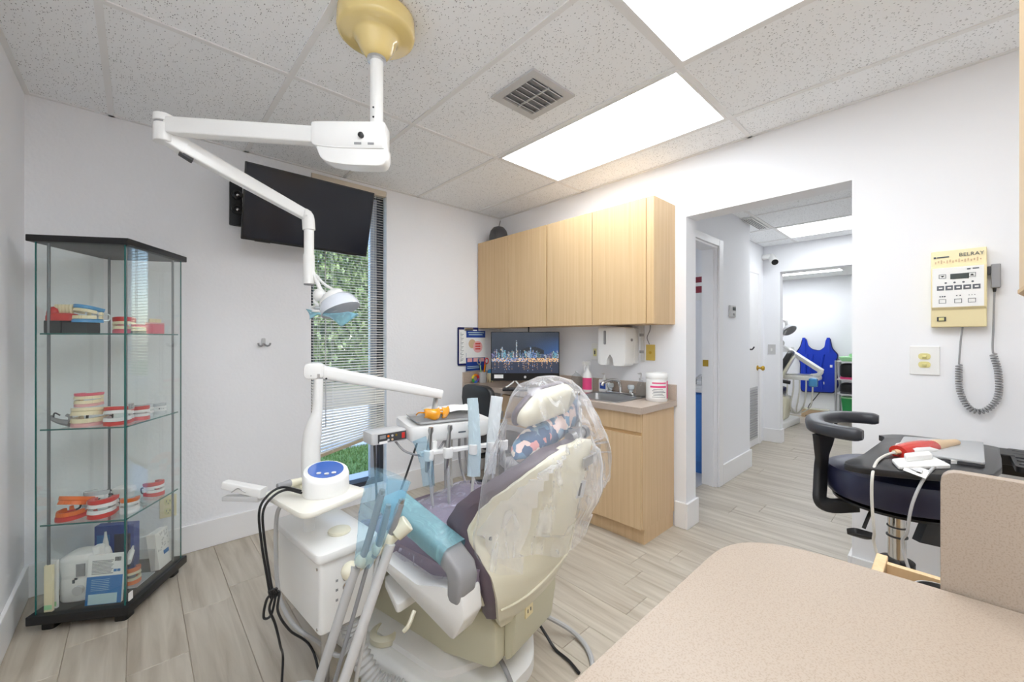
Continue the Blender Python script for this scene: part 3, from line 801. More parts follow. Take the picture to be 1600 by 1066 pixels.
obj('label_text', tx, 'ink', t)
t = thing('glass_dome', 'clear glass dome on the counter at the left of the spray bottle', 'dome', (2.54, 2.0, CT))
obj('dome', MB().lathe([(.042, .0), (.044, .02), (.044, .09), (.036, .12), (.016, .138), (.002, .142)], (2.54, 2.0, CT)), 'clearp', t)
obj('knob', MB().ball((2.54, 2.0, CT + .15), .009), 'clearj', t)

# monitor, facing the viewer
mc = Vector((2.354, 2.386, 1.108)); mrz = -YAW
t = thing('monitor', 'black computer monitor showing a lit city skyline at night', 'monitor', (2.354, 2.386, CT), mrz, local=True)
MX, MZ = .283, .202
zc = 1.108 - CT
obj('body', MB().prism(rrect(MX * 2, MZ * 2, .008), 0, .022, Matrix(((1, 0, 0, 0), (0, 0, 1, 0), (0, 1, 0, zc), (0, 0, 0, 1)))), 'tvbody', t)
# the picture on the screen: colours per face of a fine grid
NU, NV = 110, 62
scr = MB().sheet(lambda u, v: (-MX + .006 + u * (2 * MX - .012), -.0008, zc - MZ + .062 + v * (2 * MZ - .068)), NU, NV)
so = obj('screen', scr, 'tvscreen', t, smooth=0)
rs = random.Random(12)
tower = []                                             # one (top, tint) per building, each a few cells wide
while len(tower) < NU:
    k = len(tower); wd = rs.choice((1, 2, 2, 3, 4))
    top = .44 + .05 * math.sin(k * .13) + rs.random() * (.16 if k < 78 else .07)
    tint = rs.choice([(.30, .55, .95), (.55, .75, 1.0), (.22, .38, .80), (.75, .85, 1.0), (.45, .40, .85), (.25, .65, .85)])
    tower += [(top, tint, rs.uniform(.12, 1.0))] * wd
tower = tower[:NU]
for k in (40, 41): tower[k] = (.80, (.70, .85, 1.0), .85)
hill = [.55 + .09 * math.sin(PI * max(0, min(1, (k - 46) / 40))) if 46 < k < 86 else 0 for k in range(NU)]
cols = []
for j in range(NV):
    for k in range(NU):
        u, v = k / NU, j / NV
        top, tint, br = tower[k]
        if v > top:
            if v < hill[k]: q = (.016, .024, .032)
            else:
                g = max(0, 1 - abs(v - .50) * 2.4) * max(0, (u - .45) / .55) ** 1.2
                q = (.020 + .012 * g, .034 + .09 * g, .056 + .30 * g)
        elif v > .36:
            lit = br * (1.0 if rs.random() > .42 else .18)
            q = tuple(.015 + x_ * lit * .8 for x_ in tint)
            if rs.random() < .05: q = (.95, .7, .4)
        elif v > .27:
            r = rs.random()
            q = rs.choice([(1.0, .55, .22), (.9, .66, .4)]) if r < .34 + .3 * (u > .5) else ((.25, .4, .7) if r < .72 else (.04, .06, .12))
        else:
            r = rs.random(); streak = math.sin(k * .9 + 9 * math.sin(k)) > .72
            q = (.035, .05, .09)
            if streak and r < .55 * (v / .27): q = (.6, .34, .18) if rs.random() < .7 else (.25, .35, .6)
        cols.append((q[0], q[1], q[2], 1))
ca = so.data.color_attributes.new('picture', 'FLOAT_COLOR', 'CORNER')
flat = []
for q in cols: flat += list(q) * 4
ca.data.foreach_set('color', flat)
pm = bpy.data.materials.new('lit_screen'); pm.use_nodes = True
pn = pm.node_tree; pp = pn.nodes['Principled BSDF']; pp.inputs['Roughness'].default_value = .25; pp.inputs['Base Color'].default_value = (.01, .01, .012, 1)
at_ = pn.nodes.new('ShaderNodeVertexColor'); at_.layer_name = 'picture'
pn.links.new(at_.outputs[0], pp.inputs['Emission Color']); pp.inputs['Emission Strength'].default_value = .62
so.data.materials[0] = pm
emb = obj('emblem', MB().cyl((0, -.0004, zc - MZ + .03), (0, -.0022, zc - MZ + .03), .010), 'white', t)
lettering('hp', .012, facing((0, -.0026, zc - MZ + .031), (1, 0, 0)), 'dgrey', emb)
obj('sticker', MB().box(-.255, -.18, -.0014, -.0002, zc - MZ + .02, zc - MZ + .05).box(.205, .24, -.0014, -.0002, zc - MZ + .026, zc - MZ + .04), 'paper', t)
obj('stand_leg', MB().tube([(-.17, -.07, .006), (-.10, .0, .05), (-.09, .02, zc - MZ + .02)], .006, 8).tube([(-.02, -.07, .006), (-.07, .0, .05), (-.09, .02, zc - MZ + .02)], .006, 8), 'white', t)
obj('stand_leg', MB().tube([(.24, -.07, .006), (.16, .0, .05), (.15, .02, zc - MZ + .02)], .006, 8).tube([(.10, -.07, .006), (.13, .0, .05), (.15, .02, zc - MZ + .02)], .006, 8), 'white', t)
obj('webcam_stalk', MB().cyl((.03, .015, zc + MZ), (.03, .015, zc + MZ + .04), .006), 'black', t)
t = thing('keyboard', 'black keyboard on the counter below the monitor', 'keyboard', (2.27, 2.27, CT), mrz, local=True)
obj('base', MB().prism(rrect(.40, .12, .012), .002, .016), 'black', t)
kb = MB()
for r_ in range(4):
    for q in range(15): kb.box(-.19 + q * .0255, -.19 + q * .0255 + .021, -.05 + r_ * .025, -.05 + r_ * .025 + .02, .016, .021)
o = obj('keys', kb, 'dgrey', t, smooth=0)

# pens, tooth figure, rainbow ring, clipboard, leaflets
t = thing('pen_cup', 'grey cup of scissors and pens in the counter corner', 'cup', (2.36, 2.955, CT))
obj('cup', MB().lathe([(.03, 0), (.033, .002), (.036, .10), (.033, .10), (.03, .01)], (2.36, 2.955, CT)), 'lgrey', t)
for k, (dx, dy, h, mm) in enumerate(((.03, .01, .19, 'red'), (-.02, .015, .18, 'black'), (.01, -.02, .17, 'amberf'), (-.03, -.01, .16, 'lime'), (.025, -.012, .185, 'black'))):
    obj('pen', MB().tube([(2.36 + dx * .3, 2.955 + dy * .3, CT + .01), (2.36 + dx * 1.2, 2.955 + dy * 1.2, CT + h)], .005, 8, 0), mm, t)
for s, mm in ((-1, 'steel'), (1, 'red')):
    cx_, cz_ = 2.36 + s * .045, CT + .20
    ring = [(cx_ + math.cos(a) * .02, 2.95, cz_ + math.sin(a) * .026) for a in [k * PI / 8 for k in range(17)]]
    obj('scissors_handle', MB().tube(ring, .005, 6, 2).tube([(cx_ - s * .01, 2.95, cz_ - .025), (2.36 + s * .01, 2.955, CT + .09)], .004, 6, 0), mm, t)
t = thing('tooth_figure', 'small white tooth figure with blue cap left of the monitor', 'figurine', (2.43, 2.93, CT))
obj('body', MB().loft([rr(2.405, 2.455, 2.905, 2.955, .02, CT + .03), rr(2.40, 2.46, 2.90, 2.96, .02, CT + .06), rr(2.405, 2.455, 2.905, 2.955, .022, CT + .085), rr(2.415, 2.445, 2.915, 2.945, .014, CT + .092)]), 'tooth', t)
for sx, sy in ((-1, -1), (-1, 1), (1, -1), (1, 1)):
    obj('root', MB().cyl((2.43 + sx * .016, 2.93 + sy * .016, CT), (2.43 + sx * .014, 2.93 + sy * .014, CT + .045), .005, .012, 10), 'tooth', t)
obj('cap', MB().lathe([(.024, 0), (.026, .01), (.02, .028), (.002, .036)], (2.43, 2.93, CT + .088)), 'bluejaw', t)
t = thing('rainbow_toy', 'small rainbow coloured ring toy at the left end of the counter', 'toy', (2.285, 2.965, CT))
for k, q in enumerate(((230, 50, 50), (245, 150, 30), (240, 220, 50), (70, 180, 80), (60, 120, 220), (130, 70, 170))):
    mm = mat('toy_colour', c(*q), .4)
    a0 = k * PI / 3 + .1
    obj('segment', MB().tube([(2.285 + math.cos(a) * .032, 2.965, CT + .043 + math.sin(a) * .032) for a in (a0, a0 + .45, a0 + .9)], .011, 8, 4), mm, t)
t = thing('clipboard', 'dark clipboard with white paper hanging on the far wall beside the cabinets', 'clipboard', (2.24, YF, 1.01))
obj('board', MB().prism(rrect(.235, .35, .012, 2.25, 1.182), YF - .012, YF - .006, Matrix(((1, 0, 0, 0), (0, 0, 1, 0), (0, 1, 0, 0), (0, 0, 0, 1)))), 'apron_edge', t)
pp_ = obj('paper', B(2.146, 2.352, YF - .014, YF - .0122, 1.025, 1.335), 'paper', t)
tl = MB()
for k in range(22): tl.box(2.158, 2.172 + .012 * (k % 3), YF - .0146, YF - .0142, 1.04 + k * .0125, 1.0435 + k * .0125)
obj('text_lines', tl, 'ink', pp_)
obj('clip', B(2.20, 2.30, YF - .022, YF - .012, 1.325, 1.352), 'chrome', t, bevel=.003)
t = thing('leaflet', 'blue and white gum disease leaflet pinned over the clipboard', 'leaflet', (2.33, YF - .018, .97))
YL = YF - .0185
obj('sheet', B(2.222, 2.445, YL - .0006, YL + .0004, 1.075, 1.325), 'paper', t)
obj('header', B(2.222, 2.445, YL - .0012, YL - .0008, 1.262, 1.325), 'dblue', t)
obj('header_text', MB().box(2.24, 2.43, YL - .0018, YL - .0014, 1.305, 1.312).box(2.25, 2.41, YL - .0018, YL - .0014, 1.285, 1.293), 'skyprint', t)
disc = lambda x, z, r, y: MB().cyl((x, y, z), (x, y - .0004, z), r, n=24)
obj('picture', disc(2.29, 1.205, .042, YL - .0008), 'tan', t); obj('picture', disc(2.355, 1.175, .055, YL - .0014), 'palepink', t)
for k in range(3): obj('picture_bar', B(2.325, 2.385, YL - .0024, YL - .0020, 1.150 + k * .024, 1.162 + k * .024), 'red', t)
t = thing('brochure', 'blue brochure with three gum photos below the leaflet', 'brochure', (2.33, YF - .016, .95))
obj('sheet', B(2.222, 2.445, YF - .0155, YF - .0145, .955, 1.12), 'dblue', t)
for k in range(3):
    obj('photo', B(2.236 + k * .07, 2.292 + k * .07, YF - .0164, YF - .0160, 1.035, 1.07), 'palepink', t)
obj('text_lines', MB().box(2.236, 2.40, YF - .0164, YF - .0160, .99, .996).box(2.236, 2.38, YF - .0164, YF - .0160, .975, .981), 'skyprint', t)

# wall fittings over the sink
t = thing('towel_dispenser', 'white paper towel dispenser under the wall cabinet', 'dispenser', (2.57, 1.63, 1.06))
Tm = Matrix(((0, 0, 1, 0), (1, 0, 0, 0), (0, 1, 0, 0), (0, 0, 0, 1)))     # prism profile lies in y,z, extruded along x
prof = rpoly([(1.52, 1.335), (1.755, 1.335), (1.755, 1.075), (1.735, 1.06), (1.68, 1.062), (1.672, 1.11), (1.648, 1.145), (1.624, 1.11), (1.616, 1.058), (1.53, 1.058)], [.02, .02, .02, .02, .008, .012, .012, .012, .008, .03])
obj('cover', MB().prism(prof, 2.475, 2.60, Tm, inset=.01), 'white', t)
obj('back', B(2.60, XR, 1.525, 1.75, 1.075, 1.33), 'white', t, bevel=.006)
obj('view_slot', MB().prism(rrect(.018, .10, .008, 1.69, 1.262), 2.471, 2.478, Tm), 'grey', t)
obj('lock', MB().cyl((2.55, 1.521, 1.245), (2.55, 1.515, 1.245), .010), 'grey', t)
t = thing('wall_conduit', 'grey conduit strip on the wall beside the towel dispenser', 'conduit', (2.65, 1.49, 1.09))
obj('strip', B(2.636, XR, 1.478, 1.502, 1.09, 1.349), 'lgrey', t, bevel=.003)
obj('clip', MB().box(2.632, 2.636, 1.474, 1.506, 1.27, 1.29).box(2.632, 2.636, 1.474, 1.506, 1.15, 1.17), 'grey', t)
obj('wire', MB().tube([(2.645, 1.43, 1.349), (2.645, 1.435, 1.31), (2.645, 1.455, 1.26), (2.65, 1.44, 1.215)], .003, 6), 'grey', t)
def wall_plate(name, label, y0, y1, z0, z1, pm, kind):
    t = thing(name, label, 'outlet' if kind != 'toggle' else 'switch', (XR, (y0 + y1) / 2, z0))
    obj('plate', B(XR - .007, XR, y0, y1, z0, z1), pm, t, bevel=.003)
    return t
t = wall_plate('wall_outlet', 'yellowed brass cover plate on the wall right of the towel dispenser', 1.398, 1.466, 1.10, 1.212, 'brassplate', 'jack')
obj('jack', MB().cyl((XR - .007, 1.432, 1.156), (XR - .011, 1.432, 1.156), .010), 'brass', t)
t = wall_plate('wall_outlet', 'white outlet plate with ivory socket left of the towel dispenser', 1.862, 1.936, 1.084, 1.214, 'white', 'socket')
obj('socket', B(XR - .012, XR - .007, 1.885, 1.913, 1.115, 1.175), 'ivory_switch', t, bevel=.002)
obj('slot', MB().box(XR - .013, XR - .0122, 1.893, 1.905, 1.13, 1.16), 'dgrey', t)

# x-ray control on the wall
t = thing('xray_control', 'ivory x-ray control panel with white keypad mounted on the right wall', 'control panel', (XR, -.022, 1.31))
y0, y1, z0, z1 = -.104, .059, 1.307, 1.645
F1 = XR - .05
obj('housing', MB().prism(rpoly([(F1 + .012, z0), (XR, z0), (XR, z1), (F1 + .02, z1), (F1 + .016, z1 - .068), (F1, z1 - .075), (F1, z0 + .085), (F1 + .01, z0 + .075)], .004, 3), y0, y1, Matrix(((1, 0, 0, 0), (0, 0, 1, 0), (0, 1, 0, 0), (0, 0, 0, 1)))), 'ivory', t, bevel=.003)
yc = (y0 + y1) / 2
kp = obj('keypad', B(F1 - .0015, F1, y0 + .008, y1 - .004, z0 + .088, z1 - .078), 'paper', t)
obj('display', B(F1 - .003, F1 - .0015, yc - .031, yc + .023, 1.515, 1.538), 'dial', t)
for k in range(5):
    yb = y1 - .018 - k * .0262
    obj('button', B(F1 - .003, F1 - .0015, yb - .022, yb, 1.468, 1.488), 'btn', t, bevel=.001)
    obj('button_mark', B(F1 - .0036, F1 - .0031, yb - .017, yb - .006, 1.475, 1.481), 'paper', t)
for yb in (y1 - .035, yc, y0 + .042):
    q = MB()
    for a in ((-.011, .011, -.009, -.0075), (-.011, .011, .0075, .009), (-.011, -.0095, -.009, .009), (.0095, .011, -.009, .009)):
        q.box(F1 - .003, F1 - .0014, yb + a[0], yb + a[1], 1.420 + a[2], 1.420 + a[3])
    obj('key_outline', q, 'ink', t)
for yb, up in ((y1 - .035, 0), (y0 + .042, 1)):
    q = MB()
    for a in ((-.011, .011, -.009, -.0075), (-.011, .011, .0075, .009), (-.011, -.0095, -.009, .009), (.0095, .011, -.009, .009)):
        q.box(F1 - .003, F1 - .0014, yb + a[0], yb + a[1], 1.529 + a[2], 1.529 + a[3])
    obj('key_outline', q, 'ink', t)
    s = 1 if up else -1
    obj('arrow', MB().loft([[(xx, yb - .006, 1.529 - s * .003), (xx, yb + .006, 1.529 - s * .003), (xx, yb, 1.529 + s * .004)] for xx in (F1 - .003, F1 - .0014)]), 'blackm', t)
q = MB()
for k in range(3): q.cyl((F1 - .0014, y1 - .028 - k * .007, 1.441), (F1 - .003, y1 - .028 - k * .007, 1.441), .0028, n=8)
for k in range(2): q.cyl((F1 - .0014, yc + .004 - k * .010, 1.443), (F1 - .003, yc + .004 - k * .010, 1.443), .0025, n=8)
for k in range(3): q.cyl((F1 - .0014, y0 + .050 - k * .008, 1.443), (F1 - .003, y0 + .050 - k * .008, 1.443), .0016, n=8)
for k in range(4): q.cyl((F1 - .0014, y1 - .045 - k * .026, 1.500), (F1 - .0022, y1 - .045 - k * .026, 1.500), .004, n=8)
q.box(F1 - .003, F1 - .0014, y0 + .022, y0 + .040, 1.553, 1.558).box(F1 - .003, F1 - .0014, y0 + .046, y0 + .056, 1.552, 1.557)
obj('icons', q, 'ink', t)
FT = F1 + .0155
lettering('BELRAY', .021, facing((FT, y0 + .043, 1.620), (0, -1, .0)), 'ink', t, 'brand_name')
obj('print_bar', MB().box(FT, FT + .0015, y1 - .055, y1 - .018, 1.614, 1.619).box(FT - .0004, FT + .0012, y1 - .016, y1 - .008, 1.612, 1.620), 'ink', t)
q = MB()
for k in range(16): q.box(FT - .0006, FT + .0012, y1 - .012 - k * .0088 - .004, y1 - .012 - k * .0088, 1.588 + .004 * (k % 2), 1.598 + .003 * (k % 3))
obj('dotted_strip', q, 'tan', t)
obj('power_switch', B(F1 + .008, F1 + .013, y1 - .046, y1 - .018, 1.333, 1.352), 'dgrey', t)
obj('power_rocker', B(F1 + .005, F1 + .009, y1 - .040, y1 - .024, 1.336, 1.349), 'ivory_switch', t)
t = thing('exposure_handset', 'grey exposure switch hooked on the right side of the x-ray control', 'handset', (XR, -.13, 1.46))
obj('grip', B(XR - .04, XR - .012, -.142, -.115, 1.468, 1.568), 'grey', t, bevel=.004)
obj('holder', B(XR - .034, XR - .008, -.115, -.1045, 1.525, 1.56), 'dgrey', t, bevel=.002)
obj('strain_relief', MB().cyl((XR - .026, -.125, 1.468), (XR - .026, -.125, 1.452), .006, .004), 'black', t)
path = catmull([(XR - .026, -.125, 1.455), (XR - .024, -.122, 1.30), (XR - .022, -.121, 1.20), (XR - .02, -.135, 1.12), (XR - .02, -.135, 1.02), (XR - .02, -.112, .965), (XR - .02, -.08, .945), (XR - .02, -.05, .965), (XR - .02, -.028, 1.03), (XR - .02, -.025, 1.125), (XR - .022, -.030, 1.24), (XR - .025, -.036, 1.31)], 30)
L0, L1 = 62, 275
obj('cord', MB().tube(path[:L0 + 1], .0032, 8, 0).tube(path[L1:], .0032, 8, 0), 'grey', t)
hx = []
turns = 46; nn = turns * 10
seg = path[L0:L1 + 1]
# even spacing along the path
ds = [0]
for a, b in zip(seg[:-1], seg[1:]): ds.append(ds[-1] + (b - a).length)
j = 0
for k in range(nn + 1):
    s = ds[-1] * k / nn
    while j < len(ds) - 2 and ds[j + 1] < s: j += 1
    u = (s - ds[j]) / max(1e-9, ds[j + 1] - ds[j])
    p = seg[j].lerp(seg[j + 1], u); d = (seg[j + 1] - seg[j]).normalized()
    nx = Vector((1, 0, 0)); ny = d.cross(nx).normalized()
    a = 2 * PI * k / 10
    hx.append(p + nx * math.cos(a) * .0095 + ny * math.sin(a) * .0095)
obj('coiled_cord', MB().tube(hx, .0028, 6, 0), 'grey', t)
t = thing('light_switch', 'white double toggle switch plate on the right wall below the x-ray control', 'switch', (XR, .083, 1.09))
obj('plate', B(XR - .006, XR, .032, .130, 1.09, 1.222), 'white', t, bevel=.003)
for zz in (1.175, 1.137):
    e = obj('toggle_bezel', MB().prism(rrect(.040, .028, .0135, .081, zz), XR - .008, XR - .006, Tm), 'ivory_switch', t)
    obj('toggle', B(XR - .016, XR - .008, .074, .088, zz - .005, zz + .005), 'ivory_switch', e, bevel=.002)

# ------------------------------------------------------------------ foreground counter, panel, drawer, upper cabinet
ZC = .86
t = thing('foreground_counter', 'beige laminate counter with rounded corner in the foreground', 'counter', (.3, -.2, 0))
poly = rpoly([(-.385, -.75), (.944, -.75), (.944, -.02), (.914, .300), (-.385, .296)], [0, 0, .25, .14, 0], 10)
obj('worktop', MB().prism(poly, ZC - .04, ZC, inset=.003), 'beige', t)
obj('cabinet', B(-.375, .90, -.74, .22, .10, ZC - .04), 'maple_x', t); obj('toe_kick', B(-.375, .86, -.70, .17, 0, .10), 'maple_x', t)
t = thing('side_panel', 'beige laminate upright panel standing at the counter edge', 'panel', (.955, -.37, ZC - .04))
obj('board', MB().prism(rpoly([(-.75, .70), (.011, .70), (.011, 1.048), (-.75, 1.048)], [0, 0, .022, 0]), .9455, .967, Tm, inset=.002), 'beige', t)
t = thing('drawer_pedestal', 'maple pedestal behind the beige panel with its drawer pulled open', 'cabinet', (1.06, -.4, 0))
obj('body', MB().box(.968, .985, -.74, -.03, 0, .70).box(1.15, 1.168, -.74, -.03, 0, .82).box(.985, 1.15, -.74, -.72, 0, .82).box(.985, 1.15, -.72, -.03, 0, .02).box(.985, 1.15, -.72, -.03, .58, .60), 'maple', t)
dr = obj('drawer', MB().box(1.118, 1.132, -.5, .088, .66, .800).box(.99, 1.004, -.5, .088, .66, .80).box(1.004, 1.118, -.5, -.486, .66, .80).box(1.004, 1.118, -.486, .088, .66, .668), 'maple', t)
obj('drawer_front', B(.972, 1.148, .088, .106, .61, .806), 'maple', dr, bevel=.002)
t = thing('steel_cup', 'small steel cup standing in the open drawer beside the beige panel', 'cup', (1.072, .015, .668))
obj('cup', MB().lathe([(.028, 0), (.03, .004), (.036, .13), (.033, .13), (.027, .008)], (1.072, .012, .668)), 'steel', t)
t = thing('upper_cabinet', 'light wooden upper cabinet cut off by the right edge of the photo', 'cabinet', (1.1, -.5, 1.318))
obj('body', B(.955, 1.25, -.95, -.09, 1.352, 2.40), 'maple', t, bevel=.002)
obj('bottom_rail', MB().prism([(-.95, 1.336), (-.100, 1.336), (-.088, 1.345), (-.088, 1.352), (-.95, 1.352)], .957, 1.248, Tm), 'maple_edge', t)

# ------------------------------------------------------------------ black worktop by the wall with laptop and scanner
fw0 = Vector((.6794, .7337, 0))
t = thing('curved_worktop', 'curved black worktop held to the right wall beside the stool', 'worktop', (2.2, .05, 0))
DZ = .85
P0 = [(2.295, 0.205), (2.239, 0.183), (2.009, 0.199), (1.849, 0.213), (1.748, 0.236), (1.685, 0.22), (1.729, 0.086), (1.892, -0.089), (2.292, -0.121), (2.383, -0.11), (2.397, 0.009), (2.38, 0.142)]
poly = [tuple(p) for p in catmull([(x, y, 0) for x, y in P0] + [P0[0] + (0,)], 3)]
poly = [(p[0], p[1]) for p in poly[:-1]]
obj('top', MB().prism(poly, DZ - .022, DZ, inset=.004), 'deskblack', t)
obj('side_shelf', MB().prism(rrect(.34, .5, .02, 2.35, -.40), DZ - .045, DZ - .025), 'black', t)
for k in range(5): obj('rib', B(2.22 + k * .06, 2.235 + k * .06, -.64, -.16, DZ - .025, DZ - .021), 'dgrey', t)
obj('wall_arm', MB().box(2.42, XR, -.20, -.12, .74, .80).box(2.36, 2.46, -.22, -.05, .79, .828), 'black', t, bevel=.004)
q_ = [Vector(p) for p in ((2.126, 0.077, 0.502), (2.152, 0.053, 0.588), (2.235, -0.024, 0.839), (2.305, -0.088, 0.839), (2.235, -0.024, 0.469))]
q2 = [p + fw0 * .03 for p in q_]
obj('bracket', MB().loft([q_, q2]), 'black', t)

lp = [(1.949, 0.131), (1.955, -0.074), (2.342, -0.084), (2.239, 0.126)]
t = thing('laptop', 'closed silver laptop on the black worktop', 'laptop', (2.28, .02, DZ))
obj('lid', MB().prism(rpoly(lp, .012), DZ + .010, DZ + .018, inset=.002), 'laptop', t)
obj('base', MB().prism(rpoly(lp, .012), DZ + .001, DZ + .0095), 'dgrey', t)
obj('plug', MB().prism(rpoly([(1.991, -0.001), (2.008, -0.017), (1.956, -0.017), (1.939, -0.001)], .001), DZ + .001, DZ + .012), 'white', t)

t = thing('scanner_stand', 'flat white stand under the red handheld scanner', 'stand', (1.899, 0.068, 0.85))
obj('plate', MB().prism(rpoly([(1.823, 0.132), (1.981, 0.044), (1.869, -0.003), (1.73, 0.109)], .012), DZ + .001, DZ + .012, inset=.003), 'white', t)
obj('cradle', MB().prism(rpoly([(1.864, 0.105), (1.969, 0.049), (1.915, 0.039), (1.811, 0.096)], .008), DZ + .012, DZ + .028, inset=.004), 'white', t)
a = Vector((1.907, 0.13, 0.867)); b = Vector((2.225, -0.014, 0.874))
t = thing('handheld_scanner', 'red and white handheld scanner with tan tip lying on its stand', 'scanner', tuple(a))
f_ = lambda u: a.lerp(b, u)
prof = lambda lo, hi, fn, n=10: [(fn((k / n)), f_(lo + (hi - lo) * k / n)) for k in range(n + 1)]
def sweepbody(lo, hi, fn, sq=.8):
    mb = MB(); u, v, d = frame_z(b - a)
    up = Vector((0, 0, 1)); u = d.cross(up).normalized(); v = u.cross(d)
    rings = []
    for r, p in prof(lo, hi, fn):
        rings.append([p + u * math.cos(2 * PI * k / 16) * r + v * math.sin(2 * PI * k / 16) * r * sq for k in range(16)])
    return mb.loft(rings)
obj('tail', sweepbody(0, .08, lambda u: .009 + .003 * u), 'tan', t)
obj('grip', sweepbody(.05, .66, lambda u: .020 + .014 * math.sin(PI * min(1, u * .9 + .1)) ** .7), 'scanred', t)
obj('collar', sweepbody(.58, .74, lambda u: .027 - .004 * u), 'tan', t)
obj('nose', sweepbody(.72, 1.0, lambda u: .021 - .008 * u), 'tan', t)
sh = MB(); u_, v_, d_ = frame_z(b - a); up = Vector((0, 0, 1)); u_ = d_.cross(up).normalized(); v_ = u_.cross(d_)
for_r = [(.10, .022), (.18, .034), (.35, .0375), (.55, .0375), (.68, .034), (.76, .027)]
sh.loft([[f_(q) + u_ * math.cos(w_) * r + v_ * math.sin(w_) * r * .85 for w_ in [PI - .15 - .5 * math.sin(q * 7) + (PI + .3 + math.sin(q * 7)) * k / 14 for k in range(15)]] for q, r in for_r], closed=False, caps=False)
obj('lower_shell', sh, 'white', t, solid=.003)
obj('cable', MB().tube([(1.907, 0.13, 0.867), (1.876, 0.151, 0.858), (1.768, 0.163, 0.856), (1.684, 0.165, 0.833), (1.676, 0.166, 0.759), (1.682, 0.161, 0.659), (1.703, 0.155, 0.578), (1.60, .05, .30)], .0042, 8), 'whose', t)
t = thing('scanner_cable', 'pale cable with white paper tag draped from the worktop edge', 'cable', (1.95, .0, DZ))
obj('cable', MB().tube([(2.023, -0.012, 0.851), (1.939, 0.019, 0.851), (1.783, 0.04, 0.855), (1.726, 0.059, 0.825), (1.698, 0.078, 0.76), (1.688, 0.087, 0.683), (1.696, 0.093, 0.601), (1.62, -.01, .30)], .0042, 8), 'hose', t)
g = MB().add([(1.812, 0.095, 0.858), (1.769, 0.042, 0.856), (1.713, 0.05, 0.843), (1.713, 0.098, 0.857)], [[0, 1, 2, 3]])
obj('paper_tag', g, 'paper', t, solid=.0008, smooth=0)
g = MB().add([Vector((1.785, 0.086, 0.858)), Vector((1.762, 0.057, 0.856)), Vector((1.736, 0.059, 0.853)), Vector((1.754, 0.088, 0.856))], [[0, 1, 2, 3]])
obj('tag_print', g, 'lgrey', t, solid=.0004, smooth=0)

# stool
sx, sy = 2.075, .135
t = thing('operator_stool', 'navy stool with curved black arm rest and chrome column beside the worktop', 'stool', (sx, sy, 0))
obj('seat', MB().lathe([(.05, .655), (.17, .66), (.205, .672), (.212, .69), (.212, .745), (.204, .766), (.18, .777), (.10, .782), (.001, .783)], (sx + .0, sy, 0), n=48), 'navy', t)
obj('seat_plate', MB().lathe([(.12, .635), (.19, .648), (.19, .656), (.05, .657)], (sx, sy, 0), n=40), 'black', t)
obj('column', MB().cyl((sx, sy, .16), (sx, sy, .64), .026, n=24), 'chrome', t)
for zz, r in ((.60, .03), (.555, .029), (.52, .031)): obj('ring', MB().lathe([(.024, 0), (r, .002), (r, .006), (.024, .008)], (sx, sy, zz)), 'dgrey', t)
obj('sleeve', MB().lathe([(.03, .10), (.036, .11), (.036, .40), (.05, .41), (.05, .435), (.03, .44)], (sx, sy, 0)), 'black', t)
for k in range(5):
    a_ = 2 * PI * k / 5 + .3
    dx, dy = math.cos(a_), math.sin(a_)
    lg = obj('leg', MB().tube([(sx + dx * .02, sy + dy * .02, .13), (sx + dx * .14, sy + dy * .14, .115), (sx + dx * .27, sy + dy * .27, .085)], lambda u: .026 - .008 * u, 10), 'black', t)
    obj('caster', MB().cyl((sx + dx * .27 - dy * .02, sy + dy * .27 + dx * .02, .03), (sx + dx * .27 + dy * .02, sy + dy * .27 - dx * .02, .03), .03, n=16), 'black', lg)
    obj('caster_stem', MB().cyl((sx + dx * .27, sy + dy * .27, .035), (sx + dx * .27, sy + dy * .27, .09), .009), 'black', lg)
# C-shaped arm rest: open towards -y
arc = []
AX0, AX1, AY0, AY1, AZ = 1.885, 2.295, .215, .385, .915
for q in ((AX0, AY0 - .005), (AX0 + .005, AY0 + .06), (AX0 + .05, AY0 + .13), (AX0 + .13, AY1 - .012), ((AX0 + AX1) / 2, AY1), (AX1 - .13, AY1 - .015), (AX1 - .045, AY0 + .12), (AX1, AY0 + .05), (AX1 + .005, AY0 - .01)):
    arc.append((q[0], q[1], AZ))
pa = catmull(arc, 6); rings = []
for i_, p in enumerate(pa):
    d = (pa[min(i_ + 1, len(pa) - 1)] - pa[max(0, i_ - 1)]).normalized(); n_ = Vector((-d.y, d.x, 0))
    e = min(i_, len(pa) - 1 - i_); k_ = [.7, .92, 1][min(e, 2)]
    rings.append([p + n_ * x_ * k_ + Vector((0, 0, z_ * k_)) for x_, z_ in rrect(.062, .046, .018, 0, 0, 3)])
obj('arm_rest', MB().loft(rings), 'leather', t)
stem = catmull([(1.94, .33, .89), (1.945, .335, .83), (1.975, .345, .76), (1.955, .345, .68), (1.935, .34, .635), (1.96, .31, .615), (2.01, .24, .625)], 6)
rings = []
for i_, p in enumerate(stem):
    d = (stem[min(i_ + 1, len(stem) - 1)] - stem[max(0, i_ - 1)]).normalized()
    u1 = Vector((.45, .89, 0)).normalized(); u1 = (u1 - d * u1.dot(d)).normalized(); v1 = d.cross(u1)
    wd = .098 - .045 * min(1, i_ / 9)
    rings.append([p + u1 * x_ + v1 * y_ for x_, y_ in rrect(.026, wd, .01, 0, 0, 3)])
obj('arm_stem', MB().loft(rings), 'rubber', t)
lv = obj('lever', MB().tube([(2.04, .19, .64), (1.975, .20, .618), (1.945, .215, .565)], .006, 8), 'black', t)
obj('lever_paddle', MB().prism(rrect(.045, .075, .014), -.010, .010, local_m((1.93, .222, .548), .9, .3, .5), inset=.002), 'black', lv)

